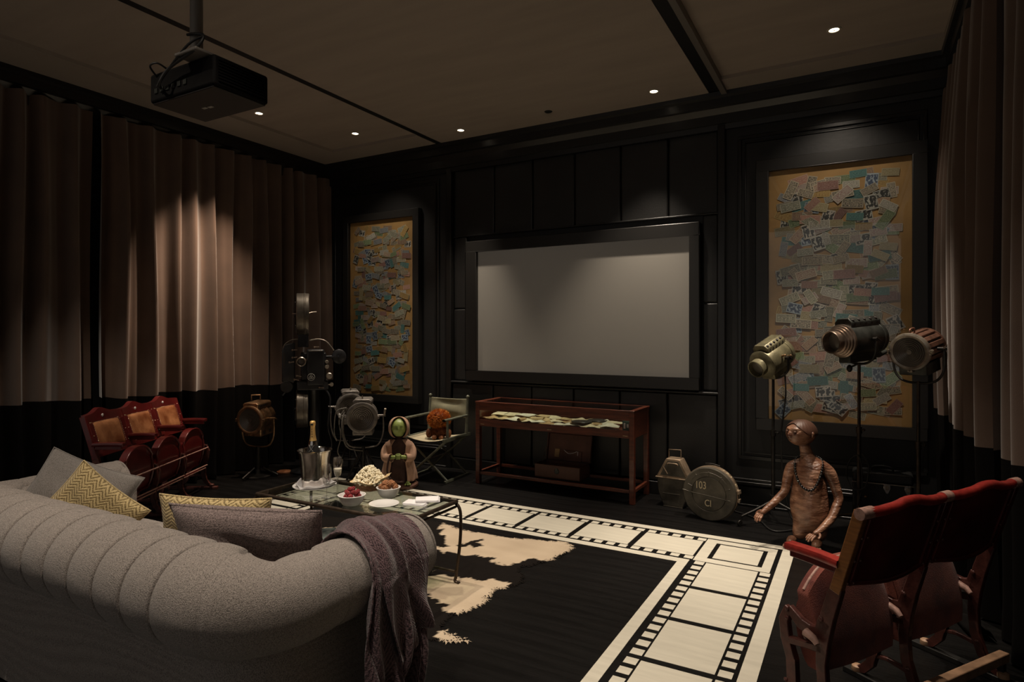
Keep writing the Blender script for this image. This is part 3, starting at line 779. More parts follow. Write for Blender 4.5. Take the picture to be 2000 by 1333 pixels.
# ============================================================ COFFEE TABLE
TX0, TX1, TY0, TY1, TZ = -3.30, -2.105, 2.60, 3.07, .505
tcx, tcy = (TX0+TX1)/2, (TY0+TY1)/2
ct = thing('coffee_table', 'dark metal coffee table with glass top and curved legs beyond the sofa', 'table', (tcx, tcy, 0))
hx, hy = (TX1-TX0)/2, (TY1-TY0)/2
m = MB(); b = .011
for (p, q) in (((-hx, -hy), (hx, -hy)), ((hx, -hy), (hx, hy)), ((hx, hy), (-hx, hy)), ((-hx, hy), (-hx, -hy))):
    m.tube([(p[0], p[1], TZ-.010), (q[0], q[1], TZ-.010)], .012, 10)
m.build('frame', M['bronze'], ct, smooth=50)
m = MB()
for x in (-1, 1): m.tube([(x*(hx-.006), -hy, TZ-.042), (x*(hx-.006), hy, TZ-.042)], .008, 8)
m.build('cross_rail', M['bronze'], ct, smooth=50)
MB().b2(-hx+.006, hx-.006, -hy+.006, hy-.006, TZ-.008, TZ).build('glass_top', M['tglass'], ct)
for sx in (-1, 1):
    for sy in (-1, 1):
        X, Y = sx*hx, sy*hy
        P = curve([(X-sx*.09, Y, TZ-.012), (X-sx*.03, Y, TZ-.012), (X+sx*.018, Y, TZ-.045), (X+sx*.030, Y, TZ-.12), (X+sx*.024, Y, .25), (X-sx*.002, Y, .06), (X-sx*.012, Y, .02), (X+sx*.004, Y-sy*.0, .008)], 6)
        lg = MB().tube(P, .0095, 10).build('leg', M['bronze'], ct, smooth=50)
        MB().tube([(X+sx*.012, Y-.010, .007), (X+sx*.012, Y+.012, .007)], .007, 8).build('scroll_foot', M['bronze'], lg, smooth=50)
MB().b2(-hx+.10, hx-.10, -hy+.03, hy-.03, .088, .096).build('lower_shelf', M['tglass'], ct)
m = MB()
for sy in (-1, 1): m.tube([(-hx-.0, sy*(hy-.02), .082), (hx+.0, sy*(hy-.02), .082)], .008, 8)
m.build('shelf_rail', M['bronze'], ct, smooth=50)
# ---- on the table
bx, by = -3.075, 2.865
pt = thing('serving_plate', 'white plate carrying folded napkin under the ice bucket', 'plate', (bx, by, TZ))
MB().lathe([(0, .003), (.09, .003), (.12, .010), (.137, .017), (.137, .020), (.12, .014), (.09, .007), (0, .007)], 48).build('plate_body', M['white'], pt, smooth=50)
nk = tag(MB().grid(lambda u, v: ((.118+.014*math.sin(v*2*PI*3+.5))*(.35+.65*u)*math.cos(2*PI*v)*(1.12 if math.cos(2*PI*v) > 0 else 1.08), (.118+.012*math.sin(v*2*PI*4))*(.35+.65*u)*math.sin(2*PI*v), .009+.034*u**4*(.4+.6*abs(math.cos(2*PI*v)))+.008*math.sin(v*40)*u**3), 16, 120, cv=True).build('napkin', M['linen'], None, smooth=70, solid=.002), 'white linen napkin crumpled around the base of ice bucket', 'napkin')
nk.location = (bx, by, TZ)
bk = thing('ice_bucket', 'polished steel ice bucket holding the champagne bottle on table', 'bucket', (bx, by, TZ+.012))
MB().lathe([(0, 0), (.066, 0), (.070, .004), (.074, .06), (.083, .16), (.091, .205), (.096, .208), (.097, .213), (.093, .214), (.088, .206), (.080, .16), (.070, .06), (.062, .012), (0, .010)], 56).build('bucket_body', M['steel'], bk, smooth=45)
bk.scale = (1.13, 1.13, 1.10)
MB().lathe([(.006, 0), (.008, .004), (.020, .006), (.021, .012), (.012, .016), (0, .016)], 20, (0, -.078, .155), 'Y').build('knob_handle', M['steel'], bk, smooth=40, loc=(.0, .0, 0), rot=(0, 0, math.radians(22)))
MB().lathe([(0, 0), (.017, 0), (.021, .006), (.020, .012), (.010, .016), (.008, .02)], 20, (0, .078, .155), 'Y').build('knob_handle', M['steel'], bk, smooth=40, rot=(0, 0, math.radians(22)))
bo = thing('champagne_bottle', 'dark champagne bottle with gold foil neck standing in ice bucket', 'bottle', (bx-.004, by-.002, TZ+.028), (.02, -.01, 0))
MB().lathe([(0, 0), (.040, 0), (.043, .008), (.043, .17), (.040, .205), (.030, .245), (.020, .285), (.0165, .30)], 40).build('glass_body', M['bottle'], bo, smooth=50)
MB().lathe([(.0415, .19), (.0405, .207), (.031, .246), (.0285, .252)], 40).build('silver_collar', mat('bottle label black', (.02, .02, .02), .3), bo, smooth=50)
MB().lathe([(.0225, .278), (.0195, .292), (.0160, .318), (.0150, .35), (.0150, .372), (.0175, .376), (.0180, .392), (.0160, .402), (.010, .406), (0, .407)], 36).build('gold_foil_neck', M['foil'], bo, smooth=50)
MB().lathe([(.0290, .251), (.0232, .277)], 36).build('silver_collar', M['steel'], bo, smooth=50)
m = MB()
for s_ in (-1, 1):
    pts = []
    for i in range(13):
        q = i/12; z_ = .20+.055*q; a = math.radians(-62)+s_*(q-.5)*1.25; rr = .0425 if z_ < .207 else .0425-(z_-.207)*.235+.0004
        pts.append((rr*math.cos(a), rr*math.sin(a), z_))
    m.tube(pts, .0021, 6)
m.build('silver_cross_ribbon', M['steel'], bo, smooth=60)
for i, chx in enumerate('MO\u00cbT'):
    a = math.radians(-62)
    zz = .305+.0155*i; rr = .0188-.0026*min(1, (zz-.295)/.03)+.0009
    text('letter', chx, .0135, M['ink'], bo, (rr*math.cos(a), rr*math.sin(a), zz), (PI/2, -PI/2 if False else 0, a+PI/2), .0008)
a = math.radians(-62)
MB().box((.0180*math.cos(a), .0180*math.sin(a), .384), (.016, .003, .010), (0, 0, a+PI/2)).build('neck_label', M['ink'], bo)
def flute(label, x, y, full):
    t = thing('champagne_flute', label, 'glass', (x, y, TZ), 0, 'champagne flutes on the coffee table')
    prof = [(0, .0), (.030, .0), (.031, .002), (.012, .005), (.0045, .010), (.0035, .03), (.0035, .085), (.006, .095), (.016, .110), (.024, .135), (.027, .165), (.0265, .20), (.0245, .226)]
    inn = [(.0235, .226), (.0255, .20), (.026, .165), (.023, .136), (.014, .112), (0, .102)]
    MB().lathe(prof+inn, 36).build('glass_bowl_and_stem', M['glass2'], t, smooth=50)
    if full:
        MB().lathe([(0, .103), (.0135, .1125), (.0225, .136), (.0252, .150), (.0252, .156), (.0, .157)], 30).build('champagne', M['champ'], t, smooth=50)
M['glass2'] = glassmat('crystal', (.93, .93, .93), 1.0, base=.12)
flute('empty champagne flute standing in front of the ice bucket', -2.735, 2.640, False)
flute('champagne flute a quarter full of pale foam, right of bucket', -2.835, 2.828, True)
# popcorn basket
px_, py_ = -2.735, 3.005
pb = thing('popcorn_basket', 'round wicker basket lined with tan parchment, under the popcorn heap', 'basket', (px_, py_, TZ))
MB().lathe([(0, .002), (.070, .002), (.078, .012), (.092, .045), (.095, .048), (.088, .046), (.074, .014), (0, .008)], 60, fn=lambda a: 1+.012*math.sin(a*40)).build('wicker_body', M['wicker'], pb, smooth=30)
m = MB()
for k in range(4): m.tube([((.078+.0045*k)*math.cos(t), (.078+.0045*k)*math.sin(t), .010+.011*k) for t in [2*PI*i/48 for i in range(48)]], .0032, 6, closed=True)
m.build('wicker_hoop', M['wicker'], pb, smooth=60)
MB().grid(lambda u, v: ((.070+.042*u+.010*u*math.sin(v*2*PI*5)+.006*u*math.sin(v*2*PI*13))*math.cos(2*PI*v)*(1+.28*u*max(0, math.cos(2*PI*v-.5))**6), (.070+.042*u+.010*u*math.sin(v*2*PI*5))*math.sin(2*PI*v), (.030+.034*u+.006*u*math.sin(v*2*PI*4+1))+.045*u*max(0, math.cos(2*PI*v-.5))**6), 12, 120, cv=True).build('parchment_liner', M['paper'], pb, smooth=70, solid=.0015)
R = random.Random(5); m = MB()
for i in range(520):
    a = R.random()*2*PI; rr = math.sqrt(R.random()); hgt = .058+.092*(1-rr**1.7)
    c = (px_+rr*.100*math.cos(a), py_+rr*.100*math.sin(a), TZ+hgt-R.random()*.012)
    for k in range(3): m.sph((c[0]+R.uniform(-.005, .005), c[1]+R.uniform(-.005, .005), c[2]+R.uniform(-.004, .005)), R.uniform(.004, .0075), 6)
pc = m.build('popcorn', M['pop'], None, smooth=60); tag(pc, 'heap of pale popcorn piled in the wicker basket', 'popcorn'); pc['kind'] = 'stuff'
# bowls
def bowl(label, x, y, r, cat='bowl'):
    t = thing('serving_bowl', label, cat, (x, y, TZ), 0, 'white bowls on the coffee table')
    k = r/.062
    MB().lathe([(0, .002), (.036*k, .002), (.042*k, .006), (.054*k, .026), (.061*k, .054), (.065*k, .058), (.0655*k, .061), (.061*k, .062), (.057*k, .054), (.048*k, .024), (.036*k, .009), (0, .008)], 44).build('bowl_body', M['white'], t, smooth=45)
    return t
b1 = (-2.575, 2.680); b2_ = (-2.505, 2.920)
bowl('white bowl of red raspberries at the near table edge', *b1, .076); bowl('white bowl of caramel nut clusters beside the popcorn', *b2_, .070)
def berry(sc, mm, bump_, seed, name, part):
    R = random.Random(seed); mb = MB(); mb.sph((0, 0, 0), (sc*.78, sc*.78, sc*.9), 10)
    for i in range(34):
        z = 1-2*(i+.5)/34; a = i*2.39996; q = math.sqrt(1-z*z)
        mb.sph((sc*.78*q*math.cos(a), sc*.78*q*math.sin(a), sc*.9*z), sc*bump_*R.uniform(.8, 1.2), 6)
    o = mb.build(name, mm, None, smooth=60); return o
src = berry(.0125, M['berry'], .30, 1, 'raspberry', None); R = random.Random(3); first = True
for i in range(26):
    lay = 0 if i < 13 else (1 if i < 22 else 2); rr = (.052, .038, .016)[lay]*math.sqrt(R.random()); a = i*2.39996+R.random()
    o = src if first else src.copy()
    if not first: COL.objects.link(o)
    first = False
    o.location = (b1[0]+rr*math.cos(a), b1[1]+rr*math.sin(a), TZ+.058+.017*lay+R.uniform(-.003, .003)); o.rotation_euler = (R.random()*3, R.random()*3, R.random()*3)
    tag(o, 'red raspberry heaped in the white bowl at table edge', 'raspberry', 'raspberries in the near white bowl')
src = berry(.0165, M['nut'], .42, 2, 'nut_cluster', None); R = random.Random(4); first = True
for i in range(12):
    lay = 0 if i < 7 else 1; rr = (.042, .024)[lay]; a = i*2*PI/(7 if lay == 0 else 5)+.4
    if i == 6: rr = 0
    o = src if first else src.copy()
    if not first: COL.objects.link(o)
    first = False
    o.location = (b2_[0]+rr*math.cos(a), b2_[1]+rr*math.sin(a), TZ+.064+.019*lay+R.uniform(-.002, .002)); o.rotation_euler = (R.random()*3, R.random()*3, R.random()*3)
    tag(o, 'caramel nut cluster heaped in the bowl beside the popcorn', 'snack', 'nut clusters in the far white bowl')
pl2 = tag(MB().lathe([(0, .003), (.055, .003), (.060, .004), (.085, .012), (.087, .014), (.083, .0145), (.058, .008), (0, .007)], 48).build('side_plate', M['white'], None, smooth=50, loc=(-2.405, 2.765, TZ)), 'empty round white plate near the right end of table', 'plate')
for k, (lb, dx, dy, rz, z) in enumerate((('folded white napkin, lower one of the pair beside empty plate', -.012, -.02, .30, 0), ('folded white napkin, upper one of the pair beside empty plate', .028, .035, .62, .0125))):
    t = thing('folded_napkin', lb, 'napkin', (-2.245+dx, 2.905+dy, TZ+z+.001), rz, 'folded napkins on the coffee table')
    for j in range(3):
        MB().grid(lambda u, v: ((u-.5)*.135-.004*j, (v-.5)*.10+.002*j, .001+.0038*j+.0012*math.sin(u*5+v*4)+.002*math.exp(-((u-1)/.03)**2)), 16, 12).build('linen_layer', M['linen'], t, smooth=60, solid=.003)
# ---- books on the lower shelf
def book(label, x, y, z, w_, d_, h_, rz, m1, extra=None):
    t = thing('book', label, 'book', (x, y, z), rz, 'large books stacked under the coffee table')
    MB().b2(-w_/2+.004, w_/2-.004, -d_/2, d_/2-.004, .003, h_-.003).build('page_block', M['paperw'], t)
    m = MB(); m.b2(-w_/2, w_/2, -d_/2, d_/2, 0, .003); m.b2(-w_/2, w_/2, -d_/2, d_/2, h_-.003, h_); m.b2(-w_/2, w_/2, -d_/2-.003, -d_/2, 0, h_)
    m.build('cover', m1, t, bevel=.001, seg=1); return t
M['paperw'] = mat('book pages', (.45, .42, .36), .8, bump=.2, bs=200, stretch=(1, 1, 12))
ob = book('thick black book with yellow lettered blocks on its spine, in stack under table', -2.94, 2.90, .097, .30, .24, .080, .55, mat('black cover', (.015, .015, .017), .35, coat=.3))
for k, tx_ in enumerate(('ES', 'TZ')):
    MB().b2(-.142+.0*k, -.108, -.1245, -.1232, .045-.040*k+.000, .076-.038*k).build('yellow_block', M['yellow'], ob)
    text('spine_text', tx_, .026, M['ink'], ob, (-.125, -.1252, .061-.039*k), (PI/2, 0, 0), .0004, xs=.8)
b2b = book('dark teal book with pale ring on the cover, second from top of the stack', -2.83, 2.90, .177, .32, .26, .035, .40, M['teal'])
m = MB(); m.tube([(.055*math.cos(t), .045*math.sin(t), .0) for t in [2*PI*i/36 for i in range(36)]], .006, 6, closed=True)
m.build('ring_emblem', M['white'], b2b, smooth=60, loc=(.02, -.01, .0345)).scale = (1, 1, .15)
b3 = book('magazine with pale printed cover lying on top of book stack', -2.90, 2.94, .212, .29, .22, .012, .75, M['cover'])
# ============================================================ COWHIDE RUG
OUT = [(-4.0, 3.55), (-3.6, 3.75), (-3.3, 3.95), (-2.9, 4.0), (-2.65, 3.92), (-2.27, 3.93), (-2.0, 4.01), (-1.83, 4.05), (-1.74, 3.97), (-1.755, 3.795), (-1.79, 3.668), (-1.90, 3.45), (-1.78, 3.30), (-1.80, 3.18),
       (-1.86, 3.10), (-1.82, 2.90), (-1.88, 2.74), (-1.88, 2.62), (-1.84, 2.54), (-1.66, 2.515), (-1.72, 2.475), (-1.86, 2.44), (-2.0, 2.40), (-2.3, 2.30), (-2.7, 2.32), (-3.1, 2.22), (-3.5, 2.30), (-3.9, 2.20), (-4.15, 2.45), (-4.0, 2.80), (-4.05, 3.2)]
WH = [[(-2.95, 4.1), (-1.6, 4.15), (-1.72, 3.95), (-1.78, 3.70), (-1.90, 3.62), (-1.97, 3.46), (-2.06, 3.44), (-2.14, 3.56), (-2.33, 3.48), (-2.50, 3.44), (-2.62, 3.50), (-2.50, 3.58), (-2.66, 3.62), (-2.75, 3.80)],
      [(-2.75, 3.08), (-2.28, 3.10), (-2.0, 3.20), (-1.83, 3.24), (-1.75, 3.10), (-1.78, 2.86), (-1.90, 2.70), (-2.0, 2.80), (-2.15, 2.86), (-2.45, 2.72), (-2.7, 2.8)],
      [(-1.80, 2.545), (-1.60, 2.54), (-1.65, 2.42), (-1.82, 2.455)], [(-3.9, 3.3), (-3.3, 3.6), (-3.1, 3.2), (-3.5, 2.9)], [(-3.3, 2.6), (-2.9, 2.7), (-2.8, 2.4), (-3.2, 2.3)]]
BL = [[(-2.42, 3.80), (-2.32, 3.72), (-2.36, 3.64), (-2.50, 3.62), (-2.46, 3.70)], [(-2.9, 3.85), (-2.65, 3.72), (-2.60, 3.60), (-2.75, 3.58)]]
def inside(p, poly):
    c = False; n = len(poly)
    for i in range(n):
        x1, y1 = poly[i]; x2, y2 = poly[(i+1) % n]
        if (y1 > p[1]) != (y2 > p[1]) and p[0] < (x2-x1)*(p[1]-y1)/(y2-y1)+x1: c = not c
    return c
def jig(x, y, s=26, a=.022): return (x+a*fnz(x*s, y*s, 1), y+a*fnz(x*s, y*s, 5))
vs, cols, idx, gs, g = [], [], {}, [], .0125
xs0, ys0 = -4.2, 2.15
NXg, NYg = int(2.65/g), int(1.95/g)
for i in range(NXg):
    for j in range(NYg):
        x, y = xs0+i*g, ys0+j*g
        if inside(jig(x, y, 30, .03), OUT):
            idx[(i, j)] = len(vs)
            q = jig(x, y, 14, .05); q = jig(q[0], q[1], 50, .02)
            wh = any(inside(q, w_) for w_ in WH) and not any(inside(q, w_) for w_ in BL)
            f = .5+.5*fnz(x*5, y*9, 2)
            cols.append((.42+.16*f, .33+.14*f, .235+.11*f, 1) if wh else (.009, .007, .006, 1))
            vs.append((x+2.8, y-3.1, .006+.004*abs(fnz(x*60, y*60))+.003*fnz(x*4, y*4)))
mb = MB(); mb.v = vs
for (i, j), a in idx.items():
    if (i+1, j) in idx and (i, j+1) in idx and (i+1, j+1) in idx: mb.face([a, idx[(i+1, j)], idx[(i+1, j+1)], idx[(i, j+1)]])
# fringe of hair tufts round the edge
R = random.Random(9)
for (i, j), a in list(idx.items()):
    if len([1 for d in ((1, 0), (-1, 0), (0, 1), (0, -1)) if (i+d[0], j+d[1]) not in idx]):
        dx = sum(d[0] for d in ((1, 0), (-1, 0), (0, 1), (0, -1)) if (i+d[0], j+d[1]) not in idx); dy = sum(d[1] for d in ((1, 0), (-1, 0), (0, 1), (0, -1)) if (i+d[0], j+d[1]) not in idx)
        for k in range(5):
            p = Vector(mb.v[a]); an = math.atan2(dy, dx)+R.gauss(0, .5); L = R.uniform(.012, .030); w2 = .003; o_ = Vector((-math.sin(an), math.cos(an), 0))*R.uniform(-.006, .006)
            q = p+o_; t_ = Vector((-math.sin(an), math.cos(an), 0))*w2; e = q+Vector((math.cos(an), math.sin(an), 0))*L; e.z = .003
            n0 = len(mb.v); mb.v += [tuple(q+t_), tuple(q-t_), tuple(e)]; mb.f.append((n0, n0+1, n0+2)); mb.uv.append(None); mb.mi.append(0); cols += [cols[a]]*3
me = bpy.data.meshes.new('cowhide'); me.from_pydata(mb.v, [], mb.f)
ca = me.color_attributes.new('hide', 'FLOAT_COLOR', 'POINT')
for i, c in enumerate(cols): ca.data[i].color = c
hm = bpy.data.materials.new('cowhide hair'); hm.use_nodes = True; nt = hm.node_tree; b_ = nt.nodes['Principled BSDF']; b_.inputs['Roughness'].default_value = .9; b_.inputs['Specular IOR Level'].default_value = .08
at = nt.nodes.new('ShaderNodeAttribute'); at.attribute_name = 'hide'; nt.links.new(at.outputs['Color'], b_.inputs['Base Color'])
n2 = nt.nodes.new('ShaderNodeTexNoise'); n2.inputs['Scale'].default_value = 60; mp = nt.nodes.new('ShaderNodeMapping'); mp.inputs['Scale'].default_value = (1, 6, 1); tc = nt.nodes.new('ShaderNodeTexCoord')
nt.links.new(tc.outputs['Object'], mp.inputs[0]); nt.links.new(mp.outputs[0], n2.inputs['Vector'])
bp = nt.nodes.new('ShaderNodeBump'); bp.inputs['Strength'].default_value = .6; bp.inputs['Distance'].default_value = .006; nt.links.new(n2.outputs['Fac'], bp.inputs['Height']); nt.links.new(bp.outputs[0], b_.inputs['Normal'])
me.materials.append(hm); me.shade_smooth()
rug = bpy.data.objects.new('cowhide_rug', me); COL.objects.link(rug); rug.location = (-2.8, 3.1, 0)
tag(rug, 'black and cream cowhide rug lying on the floor under coffee table', 'rug')
# ============================================================ THEATRE SEATS
def seat_row(name, label, loc, rot, s, n, zt, order, style, part_labels=True):
    """row of folded cinema seats: local X along the row, local Y the way they face, origin under the first standard"""
    t = thing(name, label, 'theatre seats', loc, rot, 'rows of old red cinema seats')
    front = style == 'front'
    lean = lambda z: -.105-(z-.42)/(zt-.42)*.142      # y of the back post at height z
    sd = None
    def stdmesh():
        m = MB(); w2 = .013
        m.rib([(.115, .030), (.085, .045), (.052, .085), (.036, .15), (.040, .23), (.066, .30), (.075, .37), (.052, .425)], [.03, .036, .040, .042, .042, .044, .042, .034], -w2, w2)
        m.rib([(-.20, .030), (-.165, .045), (-.125, .09), (-.098, .17), (-.090, .27), (-.098, .36), (lean(.46), .46), (lean(.58), .58)], [.03, .036, .040, .040, .042, .050, .055, .050], -w2, w2)
        m.rib([(-.095, .325), (-.03, .315), (.05, .300)], [.030, .026, .030], -w2, w2)
        m.rib([(-.108, .44), (-.085, .385), (-.045, .375), (.0, .385), (.055, .425)], [.055, .05, .045, .042, .03], -w2, w2)
        m.rib([(.045, .125), (-.02, .135), (-.105, .125)], [.02, .016, .02], -w2*.7, w2*.7)
        return m
    for k in range(n+1):
        x = k*s*order
        if sd is None: sd = stdmesh().build('cast_iron_standard', M['rediron'], t, bevel=.004); o = sd
        else: o = sd.copy(); COL.objects.link(o); o.parent = t
        o.location = (x, 0, 0)
        b_ = MB()
        for (y, z) in ((.055, .42), (.055, .385), (-.03, .345), (-.095, .44), (.06, .14), (-.11, .14)):
            for sg in (-1, 1): b_.lathe([(0, .004), (.006, .0035), (.009, 0)], 12, (x+sg*.015, y, z), 'X') if sg > 0 else b_.lathe([(0, -.004), (.006, -.0035), (.009, 0)], 12, (x+sg*.015, y, z), 'X')
        b_.build('bolt', M['rediron'], t, smooth=50)
        # pivot bracket the seat hangs on
        MB().tube([(x-.03, -.040, .375), (x-.03, -.075, .365), (x-.034, -.095, .35)], [.016, .014, .010], 10).tube([(x-.034, -.04, .37), (x+.034, -.04, .37)], .010, 10).build('pivot_lug', M['worn'] if not front else M['rediron'], t, smooth=50)
        # feet pads and skid
        for y in (.115, -.205):
            MB().lathe([(0, 0), (.022, 0), (.024, .004), (.022, .022), (.016, .027), (.006, .028), (0, .031)], 18, (x, y, .022)).build('foot_pad', M['padw'] if not front else M['rediron'], t, smooth=40)
        MB().b2(x-.022, x+.022, -.29, .17, 0, .024).build('floor_skid', M['cable'] if not front else M['rediron'], t, bevel=.003)
        # arm rest
        MB().grid(lambda u, v: (x+.025*math.cos(2*PI*v)*(1 if abs(math.cos(2*PI*v)) > .3 else 1), -.165+.225*u, .668+.017*max(-.8, min(.8, 1.6*math.sin(2*PI*v)))+.004*math.sin(u*PI)), 14, 24, cv=True).build('arm_rest', M['redwood'] if front else M['redtop'], t, smooth=50)
        MB().b2(x-.024, x+.024, .052, .062, .655, .682).b2(x-.012, x+.012, -.15, .045, .63, .657).build('arm_bracket', M['redwood'], t, bevel=.004)
        # slanting back post
        m = MB(); w2 = .014
        m.rib([(lean(.56), .56), (lean(.72), .72), (lean(zt-.012), zt-.012)], .042, x-w2, x+w2)
        p = m.build('back_post', M['endwood'] if (not front and k == 0) else M['redwood'], t, bevel=.003)
        if not front and k == 0: p['label'] = 'varnished brown wooden end post'
    for k in range(n):
        xa, xb = k*s*order, (k+1)*s*order
        if xa > xb: xa, xb = xb, xa
        w_ = xb-xa; xm = (xa+xb)/2; g = .016
        crest = lambda u: .030*math.exp(-((u-.5)/.17)**2)+.004*math.cos((u-.5)*2*PI) if front else .022*math.exp(-((u-.5)/.2)**2)
        bow = lambda u: -.020*math.sin(PI*u)
        yb_ = lambda z: -.105-(z-.42)/(zt-.42)*.142
        zl = .585
        # back board
        m = MB()
        def B(u, v, off): z = zl+(zt-.02+crest(u)-zl)*v-(.018*math.sin(PI*u) if v < .01 else 0); return (xa+g+(w_-2*g)*u, yb_(z)+bow(u)+off, z)
        m.grid(lambda u, v: B(u, v, .011), 24, 8); m.grid(lambda u, v: B(u, v, -.011), 24, 8)
        for e in (0, 1):
            m.grid(lambda u, v: B(u, e, -.011+.022*v), 24, 2); m.grid(lambda u, v: B(e, u, -.011+.022*v), 8, 2)
        m.build('back_board', M['redwood'] if front else M['redback'], t, smooth=40)
        if front:
            # shaped top rail, leather inset with nails, white number stud
            m = MB()
            def T(u, v, off): z = zt-.075+(.075+crest(u))*v-(0 if v > .5 else 0); return (xa+.004+(w_-.008)*u, yb_(z)+bow(u)+off, z)
            m.grid(lambda u, v: T(u, v, .022), 30, 4); m.grid(lambda u, v: T(u, v, -.016), 30, 4)
            for e in (0, 1): m.grid(lambda u, v: T(u, e, -.016+.038*v), 30, 2); m.grid(lambda u, v: T(e, u, -.016+.038*v), 4, 2)
            m.build('top_rail', M['redwood'], t, smooth=40)
            m = MB()
            for (a, b) in ((xa+.004, xa+.062), (xb-.062, xb-.004)):
                m.rib([(yb_(zl)+.012, zl), (yb_(zt-.07)+.010, zt-.07)], .024, a, b)
            m.rib([(yb_(zl)+.010, zl-.02), (yb_(zl+.04)+.010, zl+.03)], .024, xa+.004, xb-.004)
            m.build('side_frame', M['redwood'], t, bevel=.004)
            z0_, z1_ = zl+.026, zt-.062
            def Lp(u, v):
                z = z0_+(z1_-z0_)*v; e = max(0, (1-(2*u-1)**6)*(1-(2*v-1)**6))
                return (xa+.052+(w_-.104)*u, yb_(z)+bow(.1+.8*u)+.012+.030*e**.5, z)
            MB().grid(Lp, 26, 26).build('leather_pad', M['tan'], t, smooth=70)
            m = MB()
            for q in range(15):
                for uu in (0.01, .99): m.sph(Lp(uu, q/14)[:1]+(Lp(uu, q/14)[1]+.008,)+Lp(uu, q/14)[2:], .0035, 6)
                for vv in (0.01, .99): m.sph(Lp(q/14, vv)[:1]+(Lp(q/14, vv)[1]+.008,)+Lp(q/14, vv)[2:], .0035, 6)
            stuff(m.build('upholstery_nails', M['nail'], t, smooth=60))
            z_ = zt-.026; MB().lathe([(0, .008), (.007, .007), (.012, .004), (.013, 0)], 18, (xm, yb_(z_)+bow(.5)+.022, z_), 'Y').build('number_stud', M['white'], t, smooth=50)
            m = MB()
            for z_ in (zt-.06, zt-.16, zt-.245):
                for x_ in (xa+.022, xb-.022): m.lathe([(0, .004), (.003, .0035), (.0045, 0)], 10, (x_, yb_(z_)+.024, z_), 'Y')
            m.build('screw', M['nail'], t, smooth=50)
        else:
            # rounded painted top rail with worn caps, side strips and bolts, curved lower rail
            pts = [(xa+.01+(w_-.02)*i/20, yb_(zt)+bow(i/20), zt-.018+crest(i/20)+.0008*math.sin(i*1.7)) for i in range(21)]
            MB().tube(pts, .019, 12).build('top_rail', M['redtop'], t, smooth=60)
            m = MB()
            for a in (xa+.030, xb-.052): MB().rib([(yb_(zl)-.018, zl), (yb_(zt-.04)-.018, zt-.04)], .010, a, a+.022).build('side_strip', M['redback'], t, bevel=.002)
            m = MB()
            for z_ in (zt-.11, zt-.20, zt-.29):
                for x_ in (xa+.041, xb-.041, xa+.012): m.sph((x_, yb_(z_)-.027 if x_ != xa+.012 else yb_(z_)-.024, z_), .006, 8)
            m.build('bolt', M['rediron'], t, smooth=60)
            MB().tube([(xa+.02+(w_-.04)*i/14, yb_(zl+.01)+bow(i/14)-.012, zl+.012-.020*math.sin(PI*i/14)) for i in range(15)], .009, 8).build('lower_rail', M['redback'], t, smooth=60)
        # folded seat: curved shell hanging between the standards
        sa, sb = xa+.028, xb-.028; ws = sb-sa
        def arch(u): return (.620 if front else .600)-.11*abs(2*u-1)**2.6
        def seatS(u, v, side):
            zt_ = arch(u); zb = .215-.012*math.sin(PI*u)+(.02 if front else 0); z = zb+(zt_-zb)*v
            belly = .030*math.sin(PI*min(1, v*1.15))**.6
            y0_ = -.030+.050*v; return (sa+ws*u, y0_+(belly+.022 if side > 0 else -.028-.020*math.sin(PI*v)), z)
        m = MB()
        m.grid(lambda u, v: seatS(u, v, -1), 26, 18)
        m.build('seat_shell', M['redwood'] if front else M['velvet'], t, smooth=60)
        m = MB(); m.grid(lambda u, v: seatS(u, v, 1), 26, 18)
        for e in (0, 1):
            m.grid(lambda u, v: tuple(Vector(seatS(u, e, -1)).lerp(Vector(seatS(u, e, 1)), v)), 26, 5)
            m.grid(lambda u, v: tuple(Vector(seatS(e, u, -1)).lerp(Vector(seatS(e, u, 1)), v)), 18, 5)
        m.build('folded_seat', M['redwood'] if front else M['velvet'], t, smooth=50)
        if front:
            P = [tuple(Vector(seatS(.03+.94*i/30, .985, 1))+Vector((0, .006, 0))) for i in range(31)]
            MB().tube(P, .0085, 8).build('seat_edge', M['redwood'], t, smooth=60)
            m = MB()
            for u0 in (.03, .97): m.tube([tuple(Vector(seatS(u0, v/10, 1))+Vector((0, .006, 0))) for v in range(11)], .009, 8)
            m.tube([tuple(Vector(seatS(u0, .05, 1))+Vector((0, .006, 0))) for u0 in (.03, .25, .5, .75, .97)], .008, 8)
            m.build('seat_frame', M['redwood'], t, smooth=60)
            m = MB()
            for (y, z, r) in ((.085, .405, .0055), (.075, .235, .006), (.060, .205, .006)): m.tube([(xa+.01, y, z), (xb-.01, y, z)], r, 8)
            m.build('tie_rod', M['worn'], t, smooth=60)
            MB().b2(xa+.02, xb-.02, -.01, .02, .185, .20).build('stretcher', M['redwood'], t, bevel=.003)
        else:
            P = [tuple(Vector(seatS(.02+.96*i/30, .985, .5))) for i in range(31)]
            MB().tube([(p[0], -.0+p[1]*.2+.01, p[2]+.002) for p in P], .007, 8).build('seat_edge', M['worn'], t, smooth=60)
    if not front:
        MB().b2(.30, n*s+.03, -.215, -.175, .085, .125).build('rear_board', M['padw'], t, bevel=.004)['label'] = 'long bare wooden board tying the rear feet'
        m = MB()
        for k in range(n+1): m.b2(k*s-.012, k*s+.012, -.21, -.18, .02, .09)
        m.build('board_post', M['cable'], t)
        MB().b2(-.05, .06, -.10, .02, 0, .0)if 0 else None
        for k in (0, n):
            x = k*s; MB().tube([(x-.018 if k == 0 else x-.03, yb_(zt), zt-.019), (x+.018 if k else x+.05, yb_(zt)-.001, zt-.018)], .0215, 14).build('rail_cap', M['worn'], t, smooth=60)
